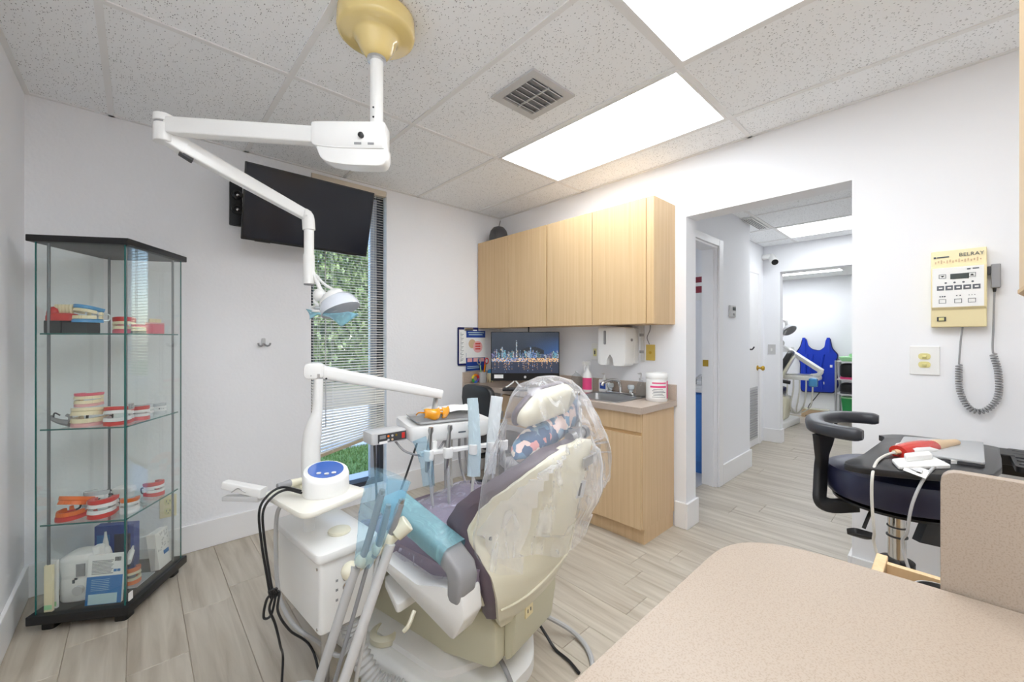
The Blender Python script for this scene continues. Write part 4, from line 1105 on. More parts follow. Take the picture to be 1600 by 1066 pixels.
# ------------------------------------------------------------------ glass display cabinet in the corner
CF = Vector((-.034, 2.485, 0)); CA = math.radians(58.2)
CM = Matrix.Translation(CF) @ Matrix.Rotation(CA, 4, 'Z')
def cab(x, y, z): return tuple(CM @ Vector((x, y, z)))
CW, CD = .40, .34
t = thing('display_cabinet', 'tall glass display cabinet with black top and base in the room corner', 'cabinet', tuple(CF), CA, local=True)
bp = rpoly([(-.016, -.016), (CW + .02, -.016), (CW + .02, CD - .0), (CW - .03, CD + .012), (-.016, CD + .02)], .004, 2)
obj('base', MB().prism(bp, .035, .072, inset=.002), 'black', t)
for q in ((.02, .02), (CW - .05, .02), (.02, CD - .05), (CW - .06, CD - .06)):
    obj('foot', MB().prism(rrect(.06, .05, .015, q[0] + .015, q[1] + .01), 0, .035), 'black', t)
obj('top', MB().prism(bp, 1.672, 1.70, inset=.002), 'black', t)
for a, b in (((0, .008), (0, CD - .008)), ((.008, 0), (CW - .008, 0)), ((CW, .008), (CW, CD - .02)), ((.008, CD), (CW - .03, CD))):
    d = Vector((b[0] - a[0], b[1] - a[1])).normalized(); nx, ny = -d.y * .002, d.x * .002
    obj('glass_panel', MB().prism([(a[0] - nx, a[1] - ny), (b[0] - nx, b[1] - ny), (b[0] + nx, b[1] + ny), (a[0] + nx, a[1] + ny)], .072, 1.672), 'gpane', t, smooth=0)
obj('glass_edge', MB().box(-.0025, .0025, .003, .0078, .072, 1.672), 'gedge', t)
obj('glass_edge', MB().box(-.0025, .002, CD - .0078, CD - .004, .072, 1.672), 'gedge', t)
obj('glass_edge', MB().box(CW - .0078, CW - .004, -.002, .002, .072, 1.672), 'gedge', t)
for q in ((.022, CD - .035), (.03, .022), (CW - .035, .022), (CW - .05, CD - .04)):
    obj('rod', MB().cyl((q[0], q[1], .072), (q[0], q[1], 1.672), .0055, n=12), 'rodm', t)
SZ = (.45, .864, 1.28)
for z in SZ:
    sh = obj('shelf', MB().prism([(.012, .012), (CW - .012, .012), (CW - .012, CD - .03), (CW - .04, CD - .012), (.012, CD - .012)], z - .006, z), 'gshelf', t, smooth=0)
    obj('shelf_edge', MB().box(.0095, .012, .012, CD - .012, z - .006, z).box(.012, CW - .012, .0095, .012, z - .006, z), 'gedge', sh)
obj('lock', MB().box(.006, .03, -.010, -.0025, .94, .965).cyl((.018, -.010, .952), (.018, -.016, .952), .008), 'steel', t)
obj('door_hinge', MB().box(.006, .03, -.006, -.0025, .085, .12), 'white', t)

def horseshoe(a, b, tail, n=14):
    pts = [(-a, tail)] + [(-a * math.cos(PI * k / n), -b * math.sin(PI * k / n)) for k in range(n + 1)] + [(a, tail)]
    return pts
def jaw(label, loc, rz, lower, upper, teeth, s=1.0, hinge='black', openang=.12, name='jaw_model', only_lower=False, tall=1.0):
    t = thing(name, label, 'model', loc, rz, local=True)
    o_ = horseshoe(.032 * s, .040 * s, .024 * s); i_ = horseshoe(.017 * s, .022 * s, .024 * s)
    mid = horseshoe(.0265 * s, .034 * s, .020 * s, 16)
    def gum(z0, z1, up, T=None):
        n = len(o_); m_ = MB(); rings = []
        for k in range(n):
            (ox, oy), (ix, iy) = o_[k], i_[k]; mx_, my_ = (ox + ix) / 2, (oy + iy) / 2
            q = .25
            e0, e1 = (z1, z0) if up else (z0, z1)
            rings.append([(ox, oy, e0), (ox * (1 - q * .3) + mx_ * q * .3, oy * (1 - q * .3) + my_ * q * .3, e0 + (e1 - e0) * .7), (mx_ * .6 + ox * .4, my_ * .6 + oy * .4, e1), (mx_ * .6 + ix * .4, my_ * .6 + iy * .4, e1), (ix, iy, e0 + (e1 - e0) * .6), (ix, iy, e0)])
        return m_.loft(rings, T)
    def row(z0, z1, T=None):
        m_ = MB(); n = len(mid)
        for k in range(n):
            x, y = mid[k]
            a_ = math.atan2(y, x); w_ = (.0042 if abs(x) < .02 * s else .005) * s; d_ = (.003 if abs(x) < .02 * s else .0052) * s
            q = Matrix.Translation((x, y, (z0 + z1) / 2)) @ Matrix.Rotation(a_ + PI / 2, 4, 'Z')
            if T is not None: q = T @ q
            hz = abs(z1 - z0) / 2
            m_.loft([[Vector((px, py, -hz)) for px, py in ((-w_, -d_), (w_, -d_), (w_, d_), (-w_, d_))], [Vector((px * .85, py * .7, hz)) for px, py in ((-w_, -d_), (w_, -d_), (w_, d_), (-w_, d_))]], q)
        return m_
    h = .017 * s * tall
    obj('lower_gum', gum(0, h, False), lower, t)
    obj('lower_teeth', row(h - .001, h + .010 * s), teeth, t, smooth=0)
    if not only_lower:
        T = Matrix.Translation((0, .024 * s, h + .012 * s)) @ Matrix.Rotation(-openang, 4, 'X') @ Matrix.Translation((0, -.024 * s, 0))
        obj('upper_teeth', row(.010 * s, 0.0, T), teeth, t, smooth=0)
        obj('upper_gum', gum(.009 * s, .009 * s + h, True, T), upper, t)
        if hinge:
            for sx in (-1, 1):
                obj('hinge', MB().tube([(sx * .026 * s, .024 * s, h * .5), (sx * .026 * s, .042 * s, h * .7), (sx * .026 * s, .044 * s, h + .014 * s), (sx * .026 * s, .026 * s, h + .018 * s)], .0028 * s, 6, 4), hinge, t)
    return t

FACE = CA - PI / 2          # a model turned so its front looks out through the left pane
# top shelf
z = 1.28
def block(label, x, y, w_, d_, h, m, z=1.28):
    t = thing('display_block', label, 'block', cab(x, y, z), CA, local=True)
    obj('block', MB().box(-d_ / 2, d_ / 2, -w_ / 2, w_ / 2, .0005, h), m, t, bevel=.002)
    return t
block('dark slate block under the red tooth model on the top glass shelf', .055, .292, .062, .07, .055, 'blockb')
block('dark slate block under the blue jaw model on the top glass shelf', .055, .208, .092, .075, .048, 'blockb')
t = thing('tooth_model', 'red gum model with tall yellow teeth on a dark block, top shelf', 'model', cab(.05, .285, z + .055), CA, local=True)
obj('gum', MB().loft([[(x_ * k_, y_ * k_ - .010, h) for x_, y_ in rrect(.055, .105, .02, 0, 0, 4)] for h, k_ in ((0.0005, 1), (.020, 1.0), (.030, .9), (.035, .6))]), 'red', t)
obj('gum_end', MB().ball((.0, .022, .030), .027, (.9, .9, 1.25)), 'red', t)
for k in range(5):
    q = obj('tooth', MB().loft([[(x_ * s_, y_ * s_ + .012 - k * .014, h) for x_, y_ in rrect(.012, .011, .003, 0, 0, 2)] for h, s_ in ((.028, .9), (.055, 1.15), (.068, 1.2), (.073, .7))]), 'tooth', t)
t = jaw('translucent blue jaw model with yellow teeth on a dark block, top shelf', cab(.055, .185, z + .048), FACE - .4, 'bluejaw', 'bluejaw', 'tooth', 1.35, 'clearj', .22, tall=.75)
jaw('red and yellow jaw model right of the blue jaw, top shelf', cab(.18, .125, z + .0005), FACE + .5, 'pink', 'red', 'tooth', 1.3, None, .1)
jaw('small dark based pink tooth model behind the cabinet door edge, top shelf', cab(.15, .048, z + .0005), FACE, 'blockb', 'pink', 'tooth', .75, None, .05)
t = thing('tooth_model', 'pink block with row of yellow teeth at right, top shelf', 'model', cab(.29, .06, z + .0005), CA, local=True)
obj('gum', MB().box(-.045, .045, -.018, .018, 0, .05), 'pink', t, bevel=.004)
obj('gum_top', MB().prism(rrect(.094, .04, .01), .05, .056, inset=.002), 'palepink', t)
for k in range(6): obj('tooth', MB().lathe([(.005, 0), (.0065, .012), (.005, .02), (.001, .022)], (-.036 + k * .0145, 0, .055), n=8), 'tooth', t)
jaw('small pale jaw model at the back of the top shelf', cab(.27, .20, z + .0005), FACE, 'palepink', 'palepink', 'tooth', .8, None, .1)

# middle shelf
z = .864
t = thing('bird_shaped_model', 'grey upswept metal articulator at the left end of the middle shelf', 'model', cab(.065, .292, z + .0005), FACE, local=True)
obj('plate', MB().tube([(.035, .0, .012), (.0, 0, .02), (-.03, 0, .034), (-.04, 0, .05)], lambda u: .016 - .011 * u, 8), 'grey', t)
obj('arm', MB().tube([(.03, 0, .008), (.034, 0, .04), (.02, 0, .05)], .007, 8), 'grey', t)
obj('wire', MB().tube([(-.03, 0, .034), (-.025, .0, .06), (-.005, 0, .05)], .003, 6), 'dgrey', t)
jaw('large jaw model with yellow teeth, lower of the stacked pair on the middle shelf', cab(.09, .205, z + .0005), FACE + .15, 'palepink', 'tooth', 'tooth', 1.75, 'black', .12, tall=.6)
jaw('pink gum jaw model stacked on top of the larger one, middle shelf', cab(.085, .205, z + .088), FACE + .2, 'palepink', 'pink', 'tooth', 1.35, None, .05, tall=.6)
jaw('clear jaw model with red gums nearest the cabinet corner, middle shelf', cab(.09, .092, z + .0005), FACE + .3, 'red', 'red', 'wtooth', 1.5, 'black', .2, tall=.7)
jaw('red rimmed white jaw model behind the cabinet corner, middle shelf', cab(.185, .06, z + .0005), FACE + .8, 'red', 'red', 'wtooth', 1.1, 'black', .1)
jaw('colourless clear jaw model at the right of the middle shelf', cab(.265, .09, z + .0005), FACE + .9, 'clearj', 'clearj', 'wtooth', 1.05, None, .1)
jaw('clear jaw model with black wire hinge at the far right of the middle shelf', cab(.345, .075, z + .0005), FACE + 1.0, 'clearj', 'clearj', 'wtooth', .9, 'black', .1)
# lower shelf
z = .45
jaw('orange and red jaw model with black hinge at the left of the lower shelf', cab(.085, .262, z + .0005), FACE - .2, 'red', 'orange', 'orange', 1.55, 'black', .38, tall=.8)
jaw('clear white jaw model behind the orange one, lower shelf', cab(.205, .262, z + .0005), FACE - .2, 'clearj', 'clearj', 'wtooth', 1.2, 'black', .2)
jaw('red gum jaw model with white teeth in the middle of the lower shelf', cab(.085, .150, z + .0005), FACE + .3, 'red', 'red', 'wtooth', 1.5, 'dgrey', .1, tall=.8)
jaw('white jaw model with red gum spot near the corner of the lower shelf', cab(.105, .055, z + .0005), FACE + .4, 'wtooth', 'orange', 'wtooth', 1.05, 'black', .15)
jaw('red and white jaw model at the right end of the lower shelf', cab(.315, .075, z + .0005), FACE + 1.1, 'red', 'red', 'wtooth', 1.15, 'dgrey', .12)
t = thing('plaster_model', 'white plaster model with grey wire frame at the back of the lower shelf', 'model', cab(.305, .205, z + .0005), FACE, local=True)
obj('plaster', MB().loft([[(x_ * k_, y_ * k_, h) for x_, y_ in rrect(.09, .06, .022, 0, 0, 5)] for h, k_ in ((0, .8), (.02, .85), (.03, 1), (.05, .95), (.056, .7))]), 'white', t)
obj('wire_frame', MB().tube([(-.045, 0, .03), (-.07, .0, .045), (-.075, .01, .015), (-.04, .01, .01)], .003, 6), 'dgrey', t)

# bottom of the cabinet
z = .0725
t = thing('water_flosser', 'white countertop water flosser on the cabinet base', 'flosser', cab(.118, .255, z), FACE, local=True)
obj('body', MB().loft([[(x_ * k_ + dx, y_ * k_, h) for x_, y_ in rrect(.115, .10, .035, 0, 0, 5)] for h, k_, dx in ((0, .95, 0), (.008, 1.02, 0), (.09, 1.0, 0), (.10, .94, 0), (.105, .95, 0), (.17, 1.06, .0), (.178, 1.0, 0))]), 'white', t)
obj('lid', MB().loft([[(x_ * k_ + dx, y_ * k_, h) for x_, y_ in rrect(.125, .105, .035, 0, 0, 5)] for h, k_, dx in ((.178, 1.0, 0), (.19, .98, .004), (.205, .8, .012), (.21, .3, .02))]), 'white', t)
obj('water_window', MB().box(.020, .052, -.056, -.050, .115, .170), 'grey', t)
obj('dial', MB().cyl((.03, -.05, .055), (.03, -.064, .055), .020, n=24), 'lgrey', t)
obj('dial_marks', MB().box(.004, .012, -.0535, -.050, .085, .10).box(.012, .022, -.0535, -.050, .10, .108), 'ink', t)
obj('handle_holder', MB().prism(rrect(.03, .04, .01, .068, 0), .08, .225, inset=.004), 'white', t)
t = thing('book', 'white and blue softback book standing against the left glass pane', 'book', cab(.032, .108, z), CA, local=True)
Tb = local_m((-.004, 0, 0), 0, 0, .10)
obj('pages', MB().box(.001, .012, -.068, .068, .001, .212, Tb), 'paper', t)
cv = obj('back_cover', MB().box(-.0008, .001, -.069, .069, .0, .213, Tb), 'paper', t)
obj('blue_panel', MB().box(-.0014, -.0008, -.0685, .0685, .0, .120, Tb), 'pblue', t)
obj('pale_panel', MB().box(-.0020, -.0014, -.052, .058, .002, .045, Tb), 'skyprint', t)
q = MB()
for k in range(10): q.box(-.0014, -.0008, -.03 + .004 * (k % 3), .052, .185 - k * .0062, .1872 - k * .0062, Tb)
obj('printed_text', q, 'ink', t)
q = MB()
for k in range(7): q.box(-.0020, -.0014, -.02 + .003 * (k % 2), .05, .105 - k * .0075, .1065 - k * .0075, Tb)
obj('printed_text', q, 'skyprint', t)
q = MB()
for k in range(9): q.box(-.0016, -.0008, -.058 + k * .0028, -.058 + k * .0028 + .0012 + .0006 * (k % 2), .180, .198, Tb)
obj('barcode', q, 'blackm', t); obj('publisher_mark', MB().box(-.0016, -.0008, -.058, -.046, .135, .146, Tb).box(-.0016, -.0008, -.044, -.032, .135, .146, Tb), 'pblue', t)
for k, (x_, lab_, h) in enumerate(((.012, 'outermost cream booklet leaning at the left corner of the cabinet base', .2), (.034, 'white booklet between the outer booklet and the water flosser', .21))):
    t = thing('booklet', lab_, 'booklet', cab(x_ + .004, .298, z), CA, local=True)
    obj('cover', MB().box(-.006, .006, -.014, .016, 0, h), 'paper' if k else 'tooth', t, bevel=.001)
    obj('cover_stripe', MB().box(-.0066, -.006, -.013, .015, .01, .03), 'lime', t)
t = thing('brochure_box', 'deep blue carton at the back of the cabinet base', 'box', cab(.305, .235, z), CA, local=True)
obj('carton', MB().box(-.02, .02, -.085, .085, 0, .245), 'dblue', t, bevel=.001)
obj('print', MB().box(-.0208, -.02, -.07, .0, .03, .20), 'navy', t); obj('print_label', MB().box(-.0208, -.02, .02, .075, .15, .20), 'pblue', t)
t = thing('nozzle_bottle', 'white bottle with long tapered nozzle in front of the blue carton', 'bottle', cab(.215, .225, z), 0, local=True)
obj('body', MB().lathe([(.022, 0), (.024, .005), (.024, .14), (.018, .165), (.012, .175)]), 'white', t)
obj('nozzle', MB().lathe([(.012, .175), (.011, .19), (.006, .22), (.004, .245)]), 'white', t)
t = thing('nozzle_bottle', 'shorter grey bottle left of the tapered nozzle bottle', 'bottle', cab(.19, .285, z), 0, local=True)
obj('body', MB().lathe([(.018, 0), (.019, .004), (.019, .11), (.012, .13)]), 'lgrey', t)
obj('cap', MB().lathe([(.012, .13), (.012, .16), (.008, .165)]), 'white', t)
t = thing('jaw_in_box', 'clear plastic box holding an orange gum model on the cabinet base', 'box', cab(.20, .095, z), CA, local=True)
obj('tray', MB().box(-.065, .065, -.05, .05, 0, .004), 'clearj', t)
obj('cover', MB().box(-.065, .065, -.05, .05, .0045, .12), 'clearp', t, smooth=0)
t = jaw('orange gum model inside the clear box on the cabinet base', cab(.19, .10, z + .005), FACE + .7, 'orange', 'orange', 'tooth', 1.1, 'dgrey', .2)
t = thing('toothbrush_pack', 'white electric toothbrush laid across the clear box on the cabinet base', 'toothbrush', cab(.17, .095, z + .122), CA + .3, local=True)
obj('handle', MB().cyl((-.06, -.01, .013), (.06, .01, .013), .012), 'white', t)
obj('brush_head', MB().tube([(.06, .01, .013), (.09, .015, .014), (.12, .02, .014)], lambda u: .008 - .004 * u, 8), 'white', t)
t = thing('carton', 'white patterned carton with small blue label leaning by the right glass pane', 'box', cab(.325, .05, z), CA, local=True)
Tc = local_m((0, .0, .0), 0, -.12)
obj('carton', MB().box(-.05, .05, -.02, .02, .002, .185, Tc), 'paper', t, bevel=.001)
obj('blue_label', MB().box(-.005, .035, -.0208, -.02, .06, .08, Tc), 'pblue', t)
q = MB(); r_ = random.Random(2)
for k in range(26):
    cx_, cz_ = r_.uniform(-.042, .042), r_.uniform(.09, .175)
    q.box(cx_ - .004, cx_ + .004, -.0206, -.02, cz_ - .003, cz_ + .003, Tc)
obj('pattern', q, 'lgrey', t)

# coat hook and socket on the far wall
t = thing('coat_hook', 'small white double hook on the far wall right of the display cabinet', 'hook', (.605, YF, 1.21))
obj('plate', MB().prism(rrect(.022, .045, .008, .605, 1.235), YF - .006, YF, Matrix(((1, 0, 0, 0), (0, 0, 1, 0), (0, 1, 0, 0), (0, 0, 0, 1)))), 'lgrey', t)
for s in (-1, 1): obj('prong', MB().tube([(.605, YF - .006, 1.222), (.605 + s * .016, YF - .018, 1.208), (.605 + s * .03, YF - .026, 1.213), (.605 + s * .034, YF - .028, 1.226)], .0055, 8), 'grey', t)
t = thing('wall_outlet', 'ivory double socket low on the far wall behind the display cabinet', 'outlet', (.131, YF, .24))
obj('plate', B(.094, .168, YF - .007, YF, .235, .36), 'ivory', t, bevel=.003)
for zz in (.325, .270):
    s = obj('socket', MB().prism(rrect(.034, .036, .012, .131, zz), YF - .010, YF - .007, Matrix(((1, 0, 0, 0), (0, 0, 1, 0), (0, 1, 0, 0), (0, 0, 0, 1)))), 'ivory_switch', t)
    obj('slot', MB().box(.122, .125, YF - .0108, YF - .010, zz - .002, zz + .01).box(.137, .140, YF - .0108, YF - .010, zz - .002, zz + .01).box(.129, .133, YF - .0108, YF - .010, zz - .012, zz - .007), 'dgrey', s)

# ------------------------------------------------------------------ television
TM = Matrix.Translation((.816, 2.737, 2.041)) @ Matrix.Rotation(-.0485, 4, 'Z') @ Matrix.Rotation(.3123, 4, 'X') @ Matrix.Rotation(.0156, 4, 'Y')
t = thing('television', 'black flat television tilted down from a wall bracket before the window', 'television', (.816, 2.9, 1.83))
tv = MB().box(-.37, .37, .0, .022, -.2175, .2175, TM).box(-.20, .20, .022, .05, -.17, .10, TM)
obj('body', tv, 'tvbody', t, bevel=.004)
obj('screen', MB().box(-.362, .362, -.0012, .0, -.203, .210, TM), 'tvscreen', t)
obj('feet_caps', MB().box(-.30, -.22, .002, .018, -.2205, -.2175, TM).box(.20, .30, .002, .018, -.2205, -.2175, TM), 'dgrey', t)
mp_ = obj('mount_plate', MB().prism(rrect(.066, .27, .008, .452, 2.095), YF - .022, YF - .002, Matrix(((1, 0, 0, 0), (0, 0, 1, 0), (0, 1, 0, 0), (0, 0, 0, 1)))), 'black', t)
for zz in (2.15, 2.06):
    obj('clamp_ring', MB().lathe([(.022, 0), (.03, .004), (.03, .012), (.018, .02), (.012, .014)], (.458, YF - .022, zz), (0, -1, 0)), 'black', mp_)
    obj('screw', MB().lathe([(.008, .0), (.008, .008), (.004, .011)], (.458, YF - .036, zz - .006), (0, -1, 0), 10), 'chrome', mp_)
obj('swing_arm', MB().tube([(.49, YF - .03, 2.10), (.60, YF - .09, 2.09), (.80, 2.86, 2.05)], .018, 10).tube([(.49, YF - .03, 2.06), (.60, YF - .09, 2.05), (.80, 2.86, 2.01)], .018, 10).box(.74, .90, 2.80, 2.88, 1.96, 2.10), 'black', t)
obj('cable', MB().tube([(.50, YF - .02, 2.2), (.53, YF - .05, 2.16), (.56, 2.90, 2.12)], .004, 6), 'whose', t)

# ------------------------------------------------------------------ operating light on the ceiling
px_, py_ = .651, 1.4415
t = thing('operating_light', 'white jointed dental operating light hung from yellowed dome on the ceiling', 'lamp', (px_, py_, HC))
obj('canopy', MB().lathe([(.128, 0), (.137, -.004), (.138, -.055), (.134, -.063), (.124, -.068), (.088, -.072), (.080, -.075), (.074, -.082), (.066, -.100), (.056, -.120), (.042, -.138), (.030, -.146), (.025, -.147)], (px_, py_, HC), n=48), 'canopy', t)
obj('collar', MB().lathe([(.024, -.146), (.034, -.148), (.034, -.158), (.024, -.160)], (px_, py_, HC)), 'chrome', t)
pl = obj('pole', MB().cyl((px_, py_, 2.285), (px_, py_, 2.03), .0235, n=24), 'offwhite', t)
rtv = Vector((.7337, -.6794, 0)); fwv = Vector((.6794, .7337, 0))
for zz in (2.10, 2.065): obj('screw', MB().cyl(Vector((px_, py_, zz)) - fwv * .022 - rtv * .004, Vector((px_, py_, zz)) - fwv * .0245 - rtv * .004, .0035, n=8), 'black', pl)
ad = Vector((-.764, .645, 0)); an = Vector((.645, .764, 0))
AM = Matrix((tuple(ad) + (px_,), tuple(an) + (py_,), (0, 0, 1, 0), (0, 0, 0, 1)))       # x along the arm, y across
XZ = Matrix(((1, 0, 0, 0), (0, 0, 1, 0), (0, 1, 0, 0), (0, 0, 0, 1)))
hd = obj('joint_housing', MB().prism(rpoly([(-.040, 1.985), (-.040, 2.045), (.225, 2.040), (.225, 1.955), (.15, 1.945), (-.04, 1.945)], [.01, .012, .012, .02, .05, .01], 4), -.034, .034, AM @ XZ, inset=.006), 'offwhite', t)
obj('lower_housing', MB().prism(rpoly([(-.045, 1.955), (.21, 1.955), (.19, 1.90), (.10, 1.885), (-.03, 1.885), (-.045, 1.91)], [.005, .01, .03, .05, .02, .02], 4), -.03, .03, AM @ XZ, inset=.006), 'offwhite', t)
obj('knob', MB().lathe([(.010, 0), (.010, .010), (.004, .014)], AM @ Vector((.045, -.034, 1.99)), -an, 12), 'black', hd)
obj('name_plate', MB().box(.0, .022, -.0355, -.034, 1.958, 1.966, AM).box(.045, .07, -.0355, -.034, 1.958, 1.966, AM), 'grey', hd)
E1 = Vector((.071, 1.931, 2.025)); S1 = AM @ Vector((.20, 0, 2.0))
def beam(p, q, w0, h0, w1, h1, r=.005, up=(0, 0, 1)):
    p, q = Vector(p), Vector(q); d = (q - p).normalized(); u = d.cross(Vector(up)).normalized(); v = u.cross(d)
    return MB().loft([[p + u * x_ * w0 + v * y_ * h0 for x_, y_ in rrect(1, 1, r / w0, 0, 0, 3)], [q + u * x_ * w1 + v * y_ * h1 for x_, y_ in rrect(1, 1, r / w1, 0, 0, 3)]])
obj('upper_arm', beam(S1, E1, .042, .060, .044, .058), 'offwhite', t)
el = obj('elbow', MB().cyl(E1 + Vector((0, 0, .04)), E1 + Vector((0, 0, .012)), .031).cyl(E1 + Vector((0, 0, .006)), E1 + Vector((0, 0, -.06)), .031), 'offwhite', t, bevel=.004)
obj('elbow_gap', MB().cyl(E1 + Vector((0, 0, .012)), E1 + Vector((0, 0, .006)), .027), 'grey', el)
S2 = E1 + Vector((.0, 0, -.035)); E2 = Vector((.556, 1.938, 1.800))
obj('lower_arm', beam(S2 + (E2 - S2) * .10, E2, .045, .054, .034, .044), 'offwhite', t)
kn = obj('arm_knuckle', beam(S2, S2 + (E2 - S2) * .13, .044, .044, .05, .058), 'offwhite', t)
obj('spring_cover', beam(S2 + (E2 - S2) * .09 + Vector((0, 0, -.03)), S2 + (E2 - S2) * .17 + Vector((0, 0, -.034)), .034, .012, .034, .012), 'dgrey', kn)
obj('drop_joint', MB().tube([E2 - (E2 - S2) * .04, E2 + Vector((.0, 0, -.002)), E2 + Vector((.006, 0, -.06))], .026, 14, 4), 'offwhite', t)
L0_ = Vector((.562, 1.938, 1.745))
obj('drop_tube', MB().cyl(L0_ + Vector((0, 0, .01)), L0_ + Vector((0, 0, -.13)), .0205, n=20), 'offwhite', t)
sv = obj('sleeve', MB().cyl(L0_ + Vector((0, 0, -.115)), L0_ + Vector((0, 0, -.245)), .0235, n=20), 'offwhite', t)
obj('sleeve_cap', MB().cyl(L0_ + Vector((0, 0, -.245)), L0_ + Vector((0, 0, -.25)), .021, n=20), 'grey', sv)
B0 = L0_ + Vector((0, 0, -.20))
at_lamp = lambda a, b, d=0: B0 + rtv * a + Vector((0, 0, b)) + fwv * d          # a to the side, b up, d away
obj('yoke', MB().tube([at_lamp(.012, .02), at_lamp(.03, -.02), at_lamp(.052, -.07), at_lamp(.082, -.105)], .0095, 8).tube([at_lamp(.03, -.005), at_lamp(.07, -.045, -.01), at_lamp(.112, -.072, -.01)], .006, 8), 'offwhite', t)
obj('pivot', MB().ball(at_lamp(.045, -.095), .024, (1.1, 1, 1.2)).tube([at_lamp(.03, -.10), at_lamp(.028, -.125), at_lamp(.045, -.145)], .009, 8), 'offwhite', t)
up_ = Vector((0, 0, 1))
ax = (up_ * .88 - rtv * .40 + fwv * .1).normalized()
obj('lamp_dome', MB().lathe([(.086, -.006), (.084, .018), (.070, .046), (.046, .064), (.018, .072), (.001, .073), (.001, .070), (.018, .069), (.044, .061), (.067, .043), (.081, .016), (.083, -.006)], at_lamp(.140, -.158), ax, n=36), 'bulb', t, smooth=60)
ax2 = (up_ * .70 - rtv * .70).normalized()
obj('lamp_shell', MB().lathe([(.058, .0), (.060, .014), (.052, .030), (.030, .042), (.001, .046), (.001, .040), (.050, .010), (.054, .0)], at_lamp(.112, -.122), ax2, n=32), 'offwhite', t, smooth=60)
cr = at_lamp(.071, -.153)
ring = [cr + rtv * math.cos(a) * .066 + (fwv * .8 - rtv * .05 + Vector((0, 0, .30))) * math.sin(a) * .055 for a in [2 * PI * k / 32 for k in range(33)]]
obj('guard_ring', MB().tube(ring, .006, 8, 2), 'offwhite', t)
obj('lamp_handle', MB().tube([at_lamp(.06, -.135), at_lamp(.09, -.142), at_lamp(.12, -.148)], .008, 8), 'dgrey', t)
obj('lamp_window', MB().ball(cr + Vector((0, 0, -.002)), .048, (1, 1, .22)), 'clearj', t)
def film_pt(u, v):
    lowb = [-.205, -.185, -.195, -.236, -.215, -.185]
    q = u * 5; k = min(4, int(q)); lo = lowb[k] + (lowb[k + 1] - lowb[k]) * (q - k)
    top = -.160 - .02 * math.sin(PI * u) + .0 * u
    if u > .8: top -= .02 * (u - .8) / .2
    b = top + (lo - top) * v
    return tuple(at_lamp(.014 + u * .222, b, -.055 + .03 * v + .015 * math.sin(u * 9 + v * 3)))
o = obj('lamp_film', MB().sheet(film_pt, 20, 6), 'lampfilm', solid=.0006); tag(o, 'light blue barrier film draped under the operating light head', 'film')

# ------------------------------------------------------------------ delivery unit beside the chair
bxm = local_m((.442, 1.408, 0), math.radians(5))
t = thing('delivery_unit', 'white dental delivery unit with side box, column, arm and instrument head', 'dental unit', (.54, 1.6, 0))
BXW, BXD = .20, .40
sb = obj('side_box', MB().prism(rrect(BXW, BXD, .018, BXW / 2, BXD / 2), .275, .512, bxm), 'offwhite', t, bevel=.002)
obj('box_lid', MB().prism(rrect(BXW + .022, BXD + .022, .03, BXW / 2, BXD / 2), .512, .545, bxm, inset=.008), 'offwhite', t)
obj('lid_disc', MB().lathe([(.038, 0), (.040, .004), (.038, .010), (.03, .012), (.001, .012)], bxm @ Vector((.115, .11, .545)), n=28), 'cream', t)
for k, zz in enumerate((.436, .404, .370)):
    o = obj('connector', MB().lathe([(.013, 0), (.013, .004), (.008, .006), (.007, .012)], bxm @ Vector((.088, -.0, zz)), bxm.to_3x3() @ Vector((0, -1, 0)), 16), 'chrome', sb)
    obj('connector_mark', MB().box(.052, .060, -.0008, .0, zz - .004, zz + .004, bxm), 'grey', sb)
for q in ((.008, .50), (.008, .30)): obj('screw', MB().cyl(bxm @ Vector((-.0, .02, q[1] - .01)), bxm @ Vector((-.003, .02, q[1] - .01)), .005, n=10), 'chrome', sb)
obj('support_pipe', MB().cyl(bxm @ Vector((.03, .03, 0)), bxm @ Vector((.03, .03, .276)), .014), 'steel', t)
obj('support_pipe', MB().cyl(bxm @ Vector((.16, .30, 0)), bxm @ Vector((.16, .30, .276)), .014), 'steel', t)
cp = catmull([bxm @ Vector((.12, .05, .28)), bxm @ Vector((.13, .02, .18)), bxm @ Vector((.16, -.06, .07)), bxm @ Vector((.22, -.14, .035))], 80)
obj('corrugated_hose', MB().tube(cp, lambda u: .032 + .004 * math.sin(u * 2 * PI * 22), 16, 0), 'lgrey', t)
# tray over the box
tp = rpoly([(.385, 1.372), (.628, 1.452), (.548, 1.715), (.329, 1.690)], [.05, .04, .05, .05], 6)
obj('tray', MB().prism(tp, .683, .703, inset=.005), 'traym', t)
obj('tray_stem', MB().cyl((.47, 1.62, .54), (.47, 1.62, .684), .02), 'offwhite', t)
# white two-pronged arm left of the tray
pa_, pb_ = Vector((0.344, 1.725, 0.687)), Vector((0.243, 1.846, 0.711))
obj('clip_arm', beam(pa_, pb_, .036, .036, .032, .028), 'offwhite', t)
pa_, pb_ = Vector((0.337, 1.731, 0.668)), Vector((0.243, 1.846, 0.66))
obj('clip_arm', beam(pa_ , pb_, .034, .022, .030, .016), 'lgrey', t)
obj('clip_spring', MB().tube([(0.257, 1.805, 0.689), (0.273, 1.777, 0.705), (0.293, 1.758, 0.691)], .002, 6), 'steel', t)
